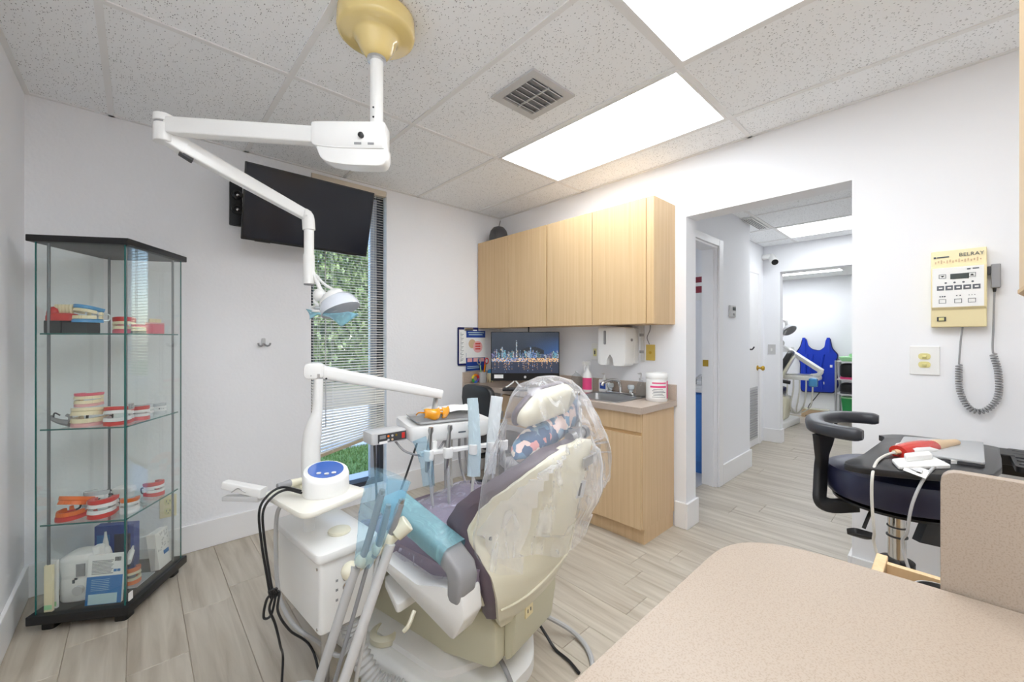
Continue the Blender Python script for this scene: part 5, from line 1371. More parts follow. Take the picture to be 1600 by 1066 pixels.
# column
obj('column', MB().tube([(.519, 1.75, .54), (0.516, 1.753, 0.725), (0.516, 1.753, 0.816), (0.524, 1.746, 0.898), (0.535, 1.735, 0.971), (0.539, 1.732, 1.095)], lambda u: .036 - .006 * max(0, (u - .2)) - .014 * max(0, min(1, (u - .55) / .25)), 18), 'offwhite', t)
obj('column_joint', MB().cyl((0.539, 1.732, 1.084), (0.539, 1.732, 1.115), .015), 'steel', t)
Ps, Pe = Vector((0.512, 1.756, 1.131)), Vector((1.098, 1.708, 0.982))
obj('support_arm', beam(Ps, Pe, .055, .058, .05, .044, .016), 'offwhite', t)
obj('arm_end', MB().prism(rrect(.075, .062, .022), -.032, .032, Matrix.Translation(Ps + (Pe - Ps) * .03) @ Matrix.Rotation(-.35, 4, 'Z') @ XZ, inset=.006), 'offwhite', t)
for k in range(3): obj('arm_screw', MB().cyl(Ps + (Pe - Ps) * (.03 + .05 * k) - fwv * .031 + Vector((0, 0, -.018)), Ps + (Pe - Ps) * (.03 + .05 * k) - fwv * .034 + Vector((0, 0, -.018)), .004, n=8), 'black', t)
# instrument head
HL = Vector((1.085, 1.66, .80)); hrz = math.radians(-14.6)
HMx = Matrix.Translation(HL) @ Matrix.Rotation(hrz, 4, 'Z')
hw = lambda x_, y_, z_: HMx @ Vector((x_, y_, z_))
obj('head_body', MB().loft([[hw(x_ * k_, y_ * k_, h) for x_, y_ in rrect(.40, .30, .05, 0, 0, 6)] for h, k_ in ((.0, .90), (.012, .97), (.045, 1.0), (.066, 1.0), (.074, .98))]), 'offwhite', t)
obj('head_knuckle', MB().cyl(Pe + Vector((-.02, 0, -.01)), hw(-.02, .10, .07), .014).cyl(hw(-.02, .10, .07), hw(-.02, .10, .085), .03), 'steel', t)
obj('maker_mark', MB().box(.02, .055, -.1515, -.1495, .030, .036, HMx), 'ink', t)
# control panel to the left
cpm = HMx @ local_m((-.285, -.06, .03), .25)
cpn = obj('control_panel', MB().prism(rrect(.16, .10, .012), -.018, .030, cpm, inset=.004), 'lgrey', t)
obj('panel_face', MB().box(-.055, .072, -.0525, -.050, -.012, .024, cpm), 'dgrey', cpn)
obj('panel_screen', MB().box(-.048, -.022, -.0538, -.0524, .004, .019, cpm), 'grey', cpn)
for k in range(5): obj('panel_button', MB().cyl(cpm @ Vector((-.010 + (k % 3) * .018, -.0524, .012 - (k // 3) * .016)), cpm @ Vector((-.010 + (k % 3) * .018, -.0545, .012 - (k // 3) * .016)), .005, n=10), ('orange', 'lgrey', 'brass', 'lgrey', 'tan')[k], cpn)
obj('panel_light', MB().box(.052, .066, -.0538, -.0524, -.006, .018, cpm), 'red', cpn)
obj('panel_sticker', MB().box(-.05, -.014, -.0538, -.0524, -.017, -.006, cpm), 'paper', cpn)
# instrument holders and hanging hoses
obj('holder_bar', MB().box(-.16, .24, -.185, -.155, -.045, -.028, HMx).box(-.10, -.08, -.155, -.1, -.045, .005, HMx).box(.10, .12, -.155, -.1, -.045, .005, HMx), 'white', t, bevel=.003)
for k, x_ in enumerate((-.13, -.045, .075, .165, .225)):
    obj('holder', MB().lathe([(.020, -.03), (.022, -.02), (.022, .012), (.016, .014)], hw(x_, -.195, -.03), (0, 0, 1), 14), 'white', t)
    if k not in (2, 3): obj('handpiece', MB().lathe([(.008, -.09), (.011, -.06), (.011, .01), (.009, .05), (.007, .07), (.012, .085), (.010, .10)], hw(x_, -.195, -.02), (.08, -.05, 1), 14), 'steel', t)
hose_pts = [
    [(-.13, -.195, -.10), (-.12, -.20, -.20), (-.10, -.18, -.34), (-.06, -.05, -.40), (-.03, .08, -.25), (-.03, .05, .0)],
    [(-.045, -.195, -.10), (-.04, -.195, -.25), (-.03, -.17, -.36), (0, -.05, -.40), (.03, .06, -.22), (.03, .05, .0)],
    [(.075, -.195, -.05), (.07, -.195, -.20), (.06, -.18, -.34), (.05, -.05, -.42), (.06, .06, -.22), (.06, .05, .0)],
    [(.165, -.195, -.05), (.17, -.20, -.2), (.19, -.18, -.34), (.17, -.03, -.42), (.12, .08, -.2), (.10, .05, .0)],
    [(.225, -.195, -.05), (.235, -.20, -.15), (.25, -.18, -.28), (.22, -.03, -.36), (.16, .08, -.2), (.13, .05, .0)],
    [(-.33, -.06, .0), (-.32, -.05, -.20), (-.30, .0, -.36), (-.2, .08, -.30), (-.08, .1, .0)],
    [(-.25, -.06, .015), (-.20, -.10, -.04), (-.10, -.14, -.055), (-.02, -.10, .0)],
]
for k, pts in enumerate(hose_pts): obj('instrument_hose', MB().tube([hw(*p) for p in pts], .0065 if k < 5 else .005, 8), ('hose', 'hose', 'whose', 'hose', 'hose', 'dgrey', 'grey')[k], t)
# assistant holder bar in front of the box
Pj0, Pj1 = Vector((0.445, 1.155, 0.599)), Vector((0.578, 1.1, 0.701))
obj('holder_joint', MB().ball(Pj0, .026), 'cream', t)
obj('assistant_bar', MB().tube([Pj0, Pj0.lerp(Pj1, .5) + Vector((0, 0, -.012)), Pj1], .016, 12), 'cream', t)
obj('bar_end', MB().cyl(Pj1 - (Pj1 - Pj0) * .16, Pj1 + (Pj1 - Pj0) * .10, .026), 'cream', t, bevel=.004)
obj('mounting_arm', MB().prism(rpoly([(.63, 1.24), (.67, 1.42), (.95, 1.50), (.92, 1.30)], .02), .345, .375, inset=.004), 'offwhite', t)
def straight(p, q):
    p, q = Vector(p), Vector(q); k = (p.z - .05) / (p.z - q.z); e = p + (q - p) * k
    return [p, p.lerp(e, .25), p.lerp(e, .5), p.lerp(e, .75), e, e + Vector((.05, .06, -.03)), e + Vector((.16, .16, -.03))]
inst = [
    ('suction_hose', straight((0.452, 1.135, 0.616), (0.359, 1.153, 0.334)), .0135, 'hose'),
    ('suction_hose', straight((0.537, 1.097, 0.665), (0.412, 1.118, 0.326)), .0145, 'lgrey'),
    ('syringe_hose', straight((0.489, 1.128, 0.63), (0.406, 1.164, 0.308)), .006, 'grey'),
    ('syringe_hose', straight((0.51, 1.115, 0.64), (0.456, 1.145, 0.284)), .006, 'lgrey'),
]
for nme, pts, r, m_ in inst: obj(nme, MB().tube(pts, r, 12), m_, t)
for pts, r in (([(0.455, 1.125, 0.62), (0.471, 1.103, 0.686), (0.498, 1.072, 0.827)], .010), ([(0.499, 1.119, 0.634), (0.512, 1.093, 0.712), (0.522, 1.083, 0.775)], .009), ([(0.533, 1.114, 0.66), (0.547, 1.101, 0.712), (0.566, 1.091, 0.776)], .011)):
    s_ = obj('suction_handle', MB().tube(pts, r, 12), 'grey', t)
    obj('suction_tip', MB().cyl(pts[-1], Vector(pts[-1]) + (Vector(pts[-1]) - Vector(pts[-2])).normalized() * .012, r * .8), 'steel', s_)
    obj('valve', MB().ball(Vector(pts[0]).lerp(Vector(pts[1]), .3), r * 1.7, (1, 1, 1.3)), 'cream', s_)
# films over the instruments
def bag(name, label, pts, w0, w1, m_, seed, flat=.35, n=14, open_top=False, cat='sleeve', bulge=0):
    """a flattened film tube along pts"""
    P = catmull(pts, 8); mb = MB(); rings = []
    for i_, p in enumerate(P):
        d = (P[min(i_ + 1, len(P) - 1)] - P[max(0, i_ - 1)]).normalized()
        u = d.cross(fwv).normalized(); v = u.cross(d); f_ = i_ / (len(P) - 1)
        ww = w0 + (w1 - w0) * f_ + bulge * math.sin(PI * f_)
        rings.append([p + u * math.cos(2 * PI * k / n) * ww * (1 + .10 * noise.noise(Vector((k * .9 + seed, i_ * .5, 0)))) + v * math.sin(2 * PI * k / n) * ww * flat * (1 + .5 * noise.noise(Vector((k * .7, i_ * .6, seed)))) for k in range(n)])
    o = obj(name, mb.loft(rings, caps=False), m_, smooth=60)
    return tag(o, label, cat)
bag('instrument_sleeve', 'light blue sleeve standing upright on the instrument head, left of the white one', [hw(.075, -.195, -.16), hw(.078, -.20, -.03), hw(.075, -.20, .08), hw(.068, -.20, .19)], .030, .024, 'bluesleeve', 1)
bag('instrument_sleeve', 'white sleeve standing upright at the right end of the instrument head', [hw(.155, -.195, -.16), hw(.165, -.20, -.03), hw(.175, -.20, .08), hw(.19, -.20, .19)], .026, .028, 'whitefilm', 2)
bag('instrument_sleeve', 'clear blue sleeve hanging at the left end of the instrument head', [hw(-.13, -.195, -.17), hw(-.14, -.20, -.08), hw(-.16, -.20, .0), hw(-.17, -.19, .035)], .026, .03, 'cyanfilm', 3)
bag('suction_sleeve', 'tall light blue film sleeve over the suction handles beside the chair', [(0.456, 1.104, 0.629), (0.471, 1.077, 0.713), (0.486, 1.062, 0.801), (0.516, 1.048, 0.882)], .022, .058, 'cyanfilm', 5, bulge=.006)
bag('suction_sleeve', 'second blue film sleeve on the suction handle nearer the armrest', [(0.514, 1.132, 0.627), (0.533, 1.114, 0.698), (0.554, 1.108, 0.777), (0.567, 1.11, 0.84)], .018, .034, 'cyanfilm', 6)

# things on the trays
t = thing('scaler_unit', 'round white scaler unit with blue top panel on the cream tray', 'device', (.487, 1.535, .703))
sc = Vector((.500, 1.525, .703))
obj('body', MB().loft([[sc + Vector((x_ * k_, y_ * k_, 0)) + Vector((0, 0, h + tilt * (y_ * k_ + .06))) for x_, y_ in [(math.cos(a) * .078, math.sin(a) * .068) for a in [2 * PI * k / 32 for k in range(32)]]] for h, k_, tilt in ((.001, .97, 0), (.008, 1.0, 0), (.05, 1.0, .25), (.060, .95, .3), (.064, .85, .3))]), 'white', t)
obj('panel', MB().loft([[sc + Vector((x_, y_, 0)) + Vector((0, 0, h + .3 * (y_ + .06))) for x_, y_ in [(math.cos(a) * .060, math.sin(a) * .050 + .002) for a in [2 * PI * k / 28 for k in range(28)]]] for h in (.0635, .0655)]), 'screen_blue', t)
for k, (dx, dy) in enumerate(((-.030, -.015), (-.008, -.028), (.016, -.030))):
    p = sc + Vector((dx, dy, .0655 + .3 * (dy + .06)))
    obj('button', MB().cyl(p, p + Vector((0, 0, .003)), .008, n=14), 'white', t)
t_scaler = t
t = thing('scaler_handpiece', 'tan handpiece with grey tip lying behind the scaler unit', 'handpiece', (0.49, 1.754, 0.731))
a0, b0 = Vector((.475, 1.655, .722)), Vector((.365, 1.62, .735))
obj('grip', MB().cyl(a0, a0.lerp(b0, .6), .013), 'cream', t); obj('tip', MB().tube([a0.lerp(b0, .6), a0.lerp(b0, .8), b0], lambda u: .014 - .006 * u, 10), 'grey', t)
obj('rest', MB().box(-.02, .02, -.02, .02, 0, .012, local_m((.455, 1.652, .7032), .3)), 'cream', t)
scu = t_scaler
cpts = [(.412, 1.512, .735), (0.372, 1.59, 0.736), (0.326, 1.578, 0.722), (0.301, 1.574, 0.676), (0.307, 1.568, 0.569), (0.32, 1.557, 0.462), (0.331, 1.546, 0.386), (0.344, 1.535, 0.419), (0.331, 1.546, 0.333), (0.312, 1.564, 0.322), (0.32, 1.549, 0.39), (0.35, 1.529, 0.408), (0.347, 1.532, 0.343), (0.381, 1.528, 0.265), (0.464, 1.546, 0.134), (.45, 1.30, .008), (.56, 1.36, .008)]
obj('cord', MB().tube(cpts, .0042, 8), 'black', scu)
cpts = [(.412, 1.505, .730), (0.382, 1.581, 0.727), (0.336, 1.569, 0.715), (0.31, 1.565, 0.672), (0.314, 1.555, 0.571), (0.327, 1.544, 0.454), (0.333, 1.538, 0.4), (0.325, 1.545, 0.353), (0.34, 1.538, 0.301), (0.363, 1.571, 0.199), (0.396, 1.677, 0.048), (.29, 1.33, .006), (.23, 1.24, .006), (.33, 1.20, .006), (.42, 1.25, .006)]
obj('cord', MB().tube(cpts, .0042, 8), 'black', scu)
obj('cable_tie', MB().tube([(0.32, 1.529, 0.422), (0.337, 1.521, 0.426), (0.348, 1.545, 0.391), (0.333, 1.558, 0.384), (0.32, 1.529, 0.422)], .004, 6), 'black', scu)
t = thing('grey_hose', 'grey hose drooping from the cream tray to behind the side box', 'hose', (.36, 1.5, .1))
obj('hose', MB().tube([(.40, 1.60, .682), (0.372, 1.644, 0.633), (0.367, 1.649, 0.495), (0.376, 1.641, 0.334), (0.413, 1.607, 0.23), (0.469, 1.528, 0.183), (.50, 1.38, .20), (.58, 1.44, .22)], .007, 8), 'hose', t)
t = thing('instrument_tray', 'steel instrument tray on the delivery head holding the orange glasses', 'tray', tuple(hw(-.01, -.02, .076)), hrz, local=True)
obj('tray', MB().loft([[(x_, y_, z_) for x_, y_ in rrect(w_, d_, .015, 0, 0, 4)] for w_, d_, z_ in ((.28, .20, .001), (.30, .22, .014), (.30, .22, .016), (.276, .196, .004))]), 'steel', t)
t = thing('paper_sheets', 'stack of white paper sheets at the back of the delivery head', 'paper', tuple(hw(.06, .04, .09)), hrz, local=True)
obj('sheets', MB().sheet(lambda u, v: (-.13 + u * .24, -.01 + v * .10, .004 + .006 * math.sin(u * 7) ** 2 + .012 * v), 14, 4), 'paper', t, solid=.004)
t = thing('safety_glasses', 'orange tinted safety glasses lying on the steel tray', 'glasses', tuple(hw(-.05, -.03, .082)), hrz + .25, local=True)
for s in (-1, 1):
    obj('lens', MB().sheet(lambda u, v: (s * (.007 + u * .060), -.045 + .034 * u ** 2 - .010 * math.sin(PI * v), .002 + .010 * (1 - math.sin(PI * min(1, u + .15))) + v * (.050 - .012 * u ** 3)), 8, 6), 'amber', t, solid=.002)
    obj('temple', MB().tube([(s * .064, -.014, .036), (s * .070, .03, .030), (s * .058, .075, .012)], .0035, 8), 'amberf', t)
obj('brow_frame', MB().tube([(-.066, -.014, .037), (-.04, -.032, .046), (0, -.046, .045), (.04, -.032, .046), (.066, -.014, .037)], .0045, 8), 'amberf', t)
obj('nose_bridge', MB().tube([(-.010, -.046, .025), (0, -.05, .034), (.010, -.046, .025)], .004, 8), 'amberf', t)

# ------------------------------------------------------------------ dental chair (local frame: x to the patient's left, y to the feet)
CHL = Vector((1.05, 1.03, 0)); CHR = math.radians(11.7)
CHM = Matrix.Translation(CHL) @ Matrix.Rotation(CHR, 4, 'Z')
ch = lambda x, y, z: tuple(CHM @ Vector((x, y, z)))
YZ = Matrix(((0, 0, 1, 0), (1, 0, 0, 0), (0, 1, 0, 0), (0, 0, 0, 1)))   # profile in y,z extruded along x
t = thing('dental_chair', 'cream dental treatment chair with plum upholstery under clear plastic', 'dental chair', tuple(CHL), CHR, local=True)
base = rpoly([(-.10, .03), (.05, .02), (.27, .17), (.29, .95), (.18, 1.12), (-.18, 1.12), (-.30, .95), (-.29, .14)], [.05, .06, .08, .08, .08, .08, .08, .06], 5)
obj('floor_base', MB().loft([[(x_ * k_, .5 + (y_ - .5) * k_, h) for x_, y_ in base] for h, k_ in ((0, 1), (.045, 1), (.058, .97), (.066, .9))]), 'offwhite', t)
obj('base_hump', MB().loft([[(x_ * k_, .55 + (y_ - .55) * k_, h) for x_, y_ in base] for h, k_ in ((.060, .80), (.085, .78), (.105, .68), (.115, .5))]), 'offwhite', t)
obj('base_ring', MB().lathe([(.05, 0), (.062, .01), (.062, .03), (.05, .04), (.04, .04), (.04, .01)], (-.215, .55, .062), n=28), 'cream', t)
obj('base_screw', MB().cyl((-.12, .42, .098), (-.12, .42, .108), .008), 'dgrey', t)
obj('lift_cover', MB().prism(rpoly([(.035, .150), (.035, .31), (.30, .36), (.66, .24), (.72, .08), (.50, .055)], [.03, .03, .05, .06, .04, .04], 4), -.17, .17, YZ, inset=.012), 'olive', t)
rc = obj('rear_column', MB().prism(rpoly([(.005, .17), (-.015, .30), (-.012, .40), (.03, .42), (.034, .15)], .012, 3), -.12, .15, YZ, inset=.008), 'olive', t)
obj('outlet_plate', MB().box(-.066, -.022, -.019, -.012, .285, .355), 'ivory', rc)
obj('outlet_slots', MB().box(-.056, -.052, -.0200, -.0188, .33, .342).box(-.038, -.034, -.0200, -.0188, .33, .342).box(-.056, -.052, -.0200, -.0188, .30, .312).box(-.038, -.034, -.0200, -.0188, .30, .312), 'dgrey', rc)
obj('seat_frame', MB().prism(rpoly([(.02, .40), (.02, .46), (.60, .49), (.62, .42), (.40, .36)], .02, 3), -.24, .24, YZ, inset=.01), 'cream', t)
# arm brackets, left one visible
for s, nm in ((-1, 0), (1, 1)):
    x0, x1 = (-.350, -.265) if s < 0 else (.265, .350)
    bk = obj('arm_bracket', MB().prism(rpoly([(.395, .462), (.395, .492), (.215, .462), (.10, .497), (.022, .497), (.012, .425), (.055, .350)], [.004, .004, .015, .012, .008, .010, .014], 3), x0, x1, YZ, inset=.004), 'offwhite', t)
    if s < 0: obj('release_lever', MB().tube([(-.352, .225, .375), (-.385, .215, .35), (-.395, .225, .335)], .007, 8), 'cream', bk)
    arm = obj('armrest', MB().loft([[(s * (.318) + x_, p[0] + p[2] * z_, p[1] + p[3] * z_) for x_, z_ in rrect(wd, hh_, .016, 0, 0, 4)] for p, wd, hh_ in (
        ((.365, .672, -.3, .95), .06, .03), ((.34, .672, -.3, .95), .078, .045), ((.22, .632, -.32, .95), .084, .05), ((.10, .590, -.45, .9), .084, .056),
        ((.055, .560, -.9, .45), .082, .062), ((.045, .53, -1, .1), .08, .064), ((.052, .48, -1, 0), .074, .058), ((.055, .455, -1, 0), .06, .05))]), 'grey', t)
# seat cushion, bulging and dropping away at the knees
def seat_top(u, v):
    x_ = (u - .5) * .60; y_ = .03 + v * .66
    z_ = .518 + .030 * math.sin(PI * min(1, v * 1.0)) * .6 + .005 * v - .05 * (max(0, v - .70) / .30) ** 2
    e = abs(u - .5) * 2
    return x_, y_, z_ + .022 * (e ** 3) - .03 * max(0, e - .88) / .12
rings = []
NS = 22
for j in range(19):
    v = j / 18
    top = [seat_top(i_ / NS, v) for i_ in range(NS + 1)]
    bot = [(x_ * .94, y_, max(.452, z_ - .07)) for x_, y_, z_ in top][::-1]
    rings.append(top + bot)
obj('seat_cushion', MB().loft(rings), 'seatv', t, smooth=60)
def leg_ring(v):
    y_ = .685 + v * .40; z_ = .455 - .22 * v - .04 * math.sin(PI * v)
    wdt = .29 - .06 * v
    up = [(math.cos(a) * wdt, y_ + .03 * math.sin(a), z_ + .035 * math.sin(a)) for a in [PI - PI * k / 12 for k in range(13)]]
    dn = [(math.cos(a) * wdt * .97, y_ - .04, z_ - .055) for a in [PI * k / 12 for k in range(13)]]
    return up + dn
obj('leg_rest', MB().loft([leg_ring(k / 12) for k in range(13)]), 'seatv', t, smooth=60)
obj('leg_shell', MB().loft([[(x_ * .92, y_ - .05, z_ - .055 - abs(0)) for x_, y_, z_ in leg_ring(k / 12)] for k in range(13)]), 'cream', t, smooth=60)

# backrest: shell (cream) behind, cushion (plum) in front; sections by height
def interp(tab, z):
    for (a, b) in zip(tab[:-1], tab[1:]):
        if a[0] <= z <= b[0]:
            q = (z - a[0]) / (b[0] - a[0]); q = q * q * (3 - 2 * q) * .5 + q * .5
            return [x_ + (y_ - x_) * q for x_, y_ in zip(a[1:], b[1:])]
    return list(tab[0][1:] if z < tab[0][0] else tab[-1][1:])
#        z     l edge  l centre  half width
TAB = [(.300, .015, -.005, .165), (.36, -.005, -.045, .205), (.43, -.022, -.085, .232), (.50, -.015, -.112, .245), (.56, .030, -.130, .252), (.60, .070, -.140, .256), (.64, .078, -.150, .258), (.70, .042, -.163, .256),
       (.76, -.018, -.175, .250), (.80, -.070, -.182, .240), (.84, -.115, -.188, .218), (.87, -.150, -.190, .185), (.895, -.170, -.190, .130), (.905, -.178, -.190, .07)]
def arc_pts(z, dw=0, dl=0, flat=1.0, n=20):
    le, lc, W = interp(TAB, z)
    out = []
    for k in range(n + 1):
        a = PI + PI * k / n
        x_ = math.cos(a); q = 1 - abs(x_) ** 2.6
        out.append((x_ * (W + dw), (le + (lc - le) * q * flat) + dl))
    return out
zs = [.300 + .605 * k / 34 for k in range(35)]
rings = []
for z in zs:
    o_ = arc_pts(z); i_ = arc_pts(z, -.012, .030, .86)
    rings.append([(x_, y_, z) for x_, y_ in o_] + [(x_, y_, z) for x_, y_ in i_[::-1]])
bs = obj('back_shell', MB().loft(rings), 'cream', t, smooth=50)
def shell_y(x_, z):
    le, lc, W = interp(TAB, z); u = min(1, abs(x_) / W)
    return le + (lc - le) * (1 - u ** 2.6)
def ridge(pts, r=.005, m_='cream'):
    P = catmull([(x_, 0, z_) for x_, z_ in pts], 8)
    return obj('shell_ridge', MB().tube([(p.x, shell_y(p.x, p.z) - .0008, p.z) for p in P], r, 8, 0), m_, bs)
ridge([(-.21, .395), (-.10, .43), (.0, .455), (.075, .48), (.09, .50), (.095, .55), (.10, .60)])
ridge([(.14, .47), (.19, .475), (.225, .478)])
obj('shell_label', MB().box(.03, .09, -.0015, .0015, -.03, .03, Matrix.Translation((.06, shell_y(.06, .73) - .002, .73)) @ Matrix.Rotation(.1, 4, 'X') @ Matrix.Rotation(.25, 4, 'Y') @ Matrix.Translation((-.06, 0, 0))), 'lgrey', bs)
obj('label_print', MB().box(.04, .055, -.0026, -.0016, -.022, .022, Matrix.Translation((.06, shell_y(.06, .73) - .002, .73)) @ Matrix.Rotation(.1, 4, 'X') @ Matrix.Rotation(.25, 4, 'Y') @ Matrix.Translation((-.06, 0, 0))), 'dgrey', bs)
obj('shell_screw', MB().cyl((-.225, shell_y(-.225, .62) - .003, .62), (-.225, shell_y(-.225, .62) + .004, .62), .006), 'dgrey', bs)
rings = []
for z in [.345 + .555 * k / 32 for k in range(33)]:
    k_ = math.sin(PI * max(.06, min(.94, (z - .345) / .555))) ** .4
    o_ = arc_pts(z, .004, .018, .90); m1 = arc_pts(z, .014, .040, .85); i_ = arc_pts(z, -.004, .045 + .055 * k_, .55)
    rings.append([(x_, y_, z) for x_, y_ in o_] + [(m1[-1][0], m1[-1][1], z)] + [(x_, y_, z) for x_, y_ in i_[::-1]] + [(m1[0][0], m1[0][1], z)])
obj('back_cushion', MB().loft(rings), 'plum', t, smooth=60)
# headrest on its bracket
HRM = Matrix.Translation((-.015, -.082, 1.038)) @ Matrix.Rotation(.42, 4, 'X') @ Matrix.Rotation(-.05, 4, 'Y')
hs = []
el = rpoly([(-.165, -.062), (.155, -.062), (.178, .0), (.10, .062), (-.11, .062), (-.185, -.01)], [.06, .06, .07, .07, .08, .07], 5)
hs = lambda k_, d: [(x_ * k_, d, z_ * k_) for x_, z_ in el]
obj('headrest_shell', MB().loft([hs(.55, -.034), hs(.80, -.030), hs(.93, -.018), hs(.97, 0.0), hs(.96, .006)], HRM), 'cream', t, smooth=60)
obj('headrest_cushion', MB().loft([hs(.96, .004), hs(1.03, .006), hs(1.04, .012), hs(1.0, .022), hs(.85, .028), hs(.5, .026)], HRM), 'plum', t, smooth=60)
br = obj('headrest_bracket', beam(HRM @ Vector((.085, -.036, .045)), (.105, -.125, .93), .045, .014, .045, .014, .006, up=(1, 0, 0)), 'chrome', t)
obj('bracket_bar', beam((.095, -.125, .93), (.07, -.165, .79), .05, .012, .05, .012, .005, up=(1, 0, 0)), 'steel', t)
obj('bracket_clamp', MB().cyl((.05, -.125, .905), (.15, -.125, .905), .018), 'steel', t)
obj('bracket_knob', MB().cyl((.15, -.125, .905), (.175, -.125, .905), .024), 'dgrey', t)
obj('shell_pocket', MB().box(-.01, .11, -.012, -.002, -.018, .018, Matrix.Translation((.03, shell_y(.03, .835), .835)) @ Matrix.Rotation(.12, 4, 'X')), 'steel', t, bevel=.003)

# pillow and clear covers
pm_ = CHM @ Matrix.Translation((.055, -.045, .925)) @ Matrix.Rotation(-.20, 4, 'Y')
mb = MB(); rings = []
for k in range(21):
    u = -1 + k / 10
    q = (1 - abs(u) ** 3.2) ** .5 if abs(u) < 1 else .05
    q = max(q, .08) * (.88 + .12 * u * u)
    rings.append([pm_ @ Vector((u * .235, math.cos(a) * .055 * q, math.sin(a) * .062 * q)) for a in [2 * PI * j / 20 for j in range(20)]])
o = obj('neck_pillow', mb.loft(rings), 'pillow', smooth=60)
tag(o, 'patchwork blue and pink neck pillow tucked below the headrest', 'pillow')

def crease(p, s=9, a=.012, seed=0):
    return a * (noise.noise(Vector((p[0] * s + seed, p[1] * s, p[2] * s))) + .6 * abs(noise.noise(Vector((p[0] * s * 2.3, p[1] * s * 2.3 + seed, p[2] * s * .8)))))
BTAB = [(.565, -.285, .255, -.175, .10), (.62, -.290, .285, -.185, .115), (.72, -.285, .345, -.225, .10), (.80, -.285, .335, -.230, .08), (.88, -.275, .290, -.225, .050), (.95, -.245, .245, -.205, .030), (1.02, -.222, .21, -.175, .005), (1.07, -.205, .17, -.15, -.01), (1.105, -.165, .11, -.135, -.02), (1.125, -.06, .03, -.10, -.05)]
rings = []
for k in range(61):
    z = .565 + .56 * k / 60
    w0, w1, l0, l1 = interp(BTAB, z)
    cx_, rx = (w0 + w1) / 2, (w1 - w0) / 2; cy_, ry = (l0 + l1) / 2, (l1 - l0) / 2
    r_ = []
    for j in range(72):
        a = 2 * PI * j / 72
        ca, sa = math.cos(a), math.sin(a)
        x_ = cx_ + rx * math.copysign(abs(ca) ** .75, ca); y_ = cy_ + ry * math.copysign(abs(sa) ** .75, sa)
        if sa < 0 and z < .92:                      # behind: lie close over the shell
            W = interp(TAB, min(z, .9))[2]
            if abs(x_) < W * .97: y_ = min(y_, shell_y(x_, min(z, .9)) - .006) if abs(x_) < W * .5 else shell_y(x_, min(z, .9)) - .010
        d_ = crease((x_, y_, z * .6), 5, .022 if x_ > .15 else .010)
        r_.append(CHM @ Vector((x_ + ca * abs(d_), y_ + sa * abs(d_) , z + (.02 * noise.noise(Vector((a * 2, 3, 1))) if k == 0 else 0))))
    rings.append(r_)
mb = MB().loft(rings, caps=False); mb.f.append([60 * 72 + k for k in range(72)])
o = obj('backrest_cover', mb, 'clearfilm', smooth=75)
tag(o, 'crinkled clear plastic bag pulled over the headrest and backrest', 'plastic cover')
o = obj('seat_cover', MB().sheet(lambda u, v: CHM @ Vector((lambda q: (q[0] * 1.03, q[1] + .0, q[2] + .006 + abs(crease(q, 13, .012, 4)) - (.055 * max(0, abs(u - .5) * 2 - .9) / .1)))(seat_top(u, v))), 60, 60), 'seatfilm', smooth=75)
tag(o, 'crinkled clear plastic sheet over the seat cushion', 'plastic cover')
# teal film on the near armrest
rings = []
for k in range(15):
    v = k / 14
    p = ((.385 - .30 * v), (.685 - .092 * v))
    r_ = [(-.318 + x_, p[0] - .33 * z_, p[1] + .94 * z_) for x_, z_ in rrect(.10, .062, .02, 0, 0, 4)]
    rings.append([CHM @ (Vector(q) + Vector((0, 0, 1)) * (.003 * noise.noise(Vector((q[0] * 40, q[1] * 30, k))))) for q in r_])
o = obj('armrest_sleeve', MB().loft(rings, caps=False), 'tealfilm', smooth=60)
tag(o, 'translucent teal film sleeve around the near armrest of the dental chair', 'sleeve')

# hoses and cords on the floor round the chair
def floor_hose(name, label, pts, r, m_, cat='hose', group=None):
    o = obj(name, MB().tube(pts, r, 8), m_); tag(o, label, cat, group)
floor_hose('floor_hose', 'grey hose curling over the floor right of the chair base', [ch(.20, .20, .10), ch(.27, .10, .06), ch(.30, -.02, .02), ch(.24, -.12, .011), ch(.10, -.20, .011), ch(.0, -.30, .011)], .010, 'hose')
floor_hose('floor_cable', 'black cord with loose end right of the chair base', [ch(.215, .12, .075), ch(.20, .06, .04), ch(.19, .01, .008), ch(.17, -.06, .008), ch(.14, -.12, .008)], .006, 'black', 'cord')
floor_hose('floor_hose', 'dark grey hose lying over the front of the chair base', [ch(-.06, .14, .13), ch(-.09, .05, .09), ch(-.10, .0, .03), ch(-.14, -.06, .010), ch(-.3, -.05, .010)], .009, 'grey')
floor_hose('floor_hose', 'pale thin hose looping on the floor left of the side box, outer loop', [(.47, 1.40, .006), (.36, 1.52, .006), (.25, 1.50, .006), (.20, 1.35, .006), (.28, 1.20, .006), (.42, 1.16, .006)], .006, 'whose')
floor_hose('floor_hose', 'pale thin hose looping on the floor left of the side box, inner loop', [(.50, 1.42, .006), (.40, 1.47, .006), (.32, 1.42, .006), (.31, 1.30, .006), (.40, 1.22, .006), (.52, 1.22, .006)], .006, 'whose')
t = thing('foot_control', 'white round foot control on the floor beside the support pipe', 'foot control', (.40, 1.50, 0))
obj('body', MB().lathe([(.07, 0), (.075, .008), (.07, .03), (.045, .045), (.001, .05)], (.40, 1.52, .0)), 'offwhite', t)
obj('pedal', MB().lathe([(.03, .044), (.03, .055), (.02, .06), (.001, .061)], (.40, 1.52, 0)), 'lgrey', t)

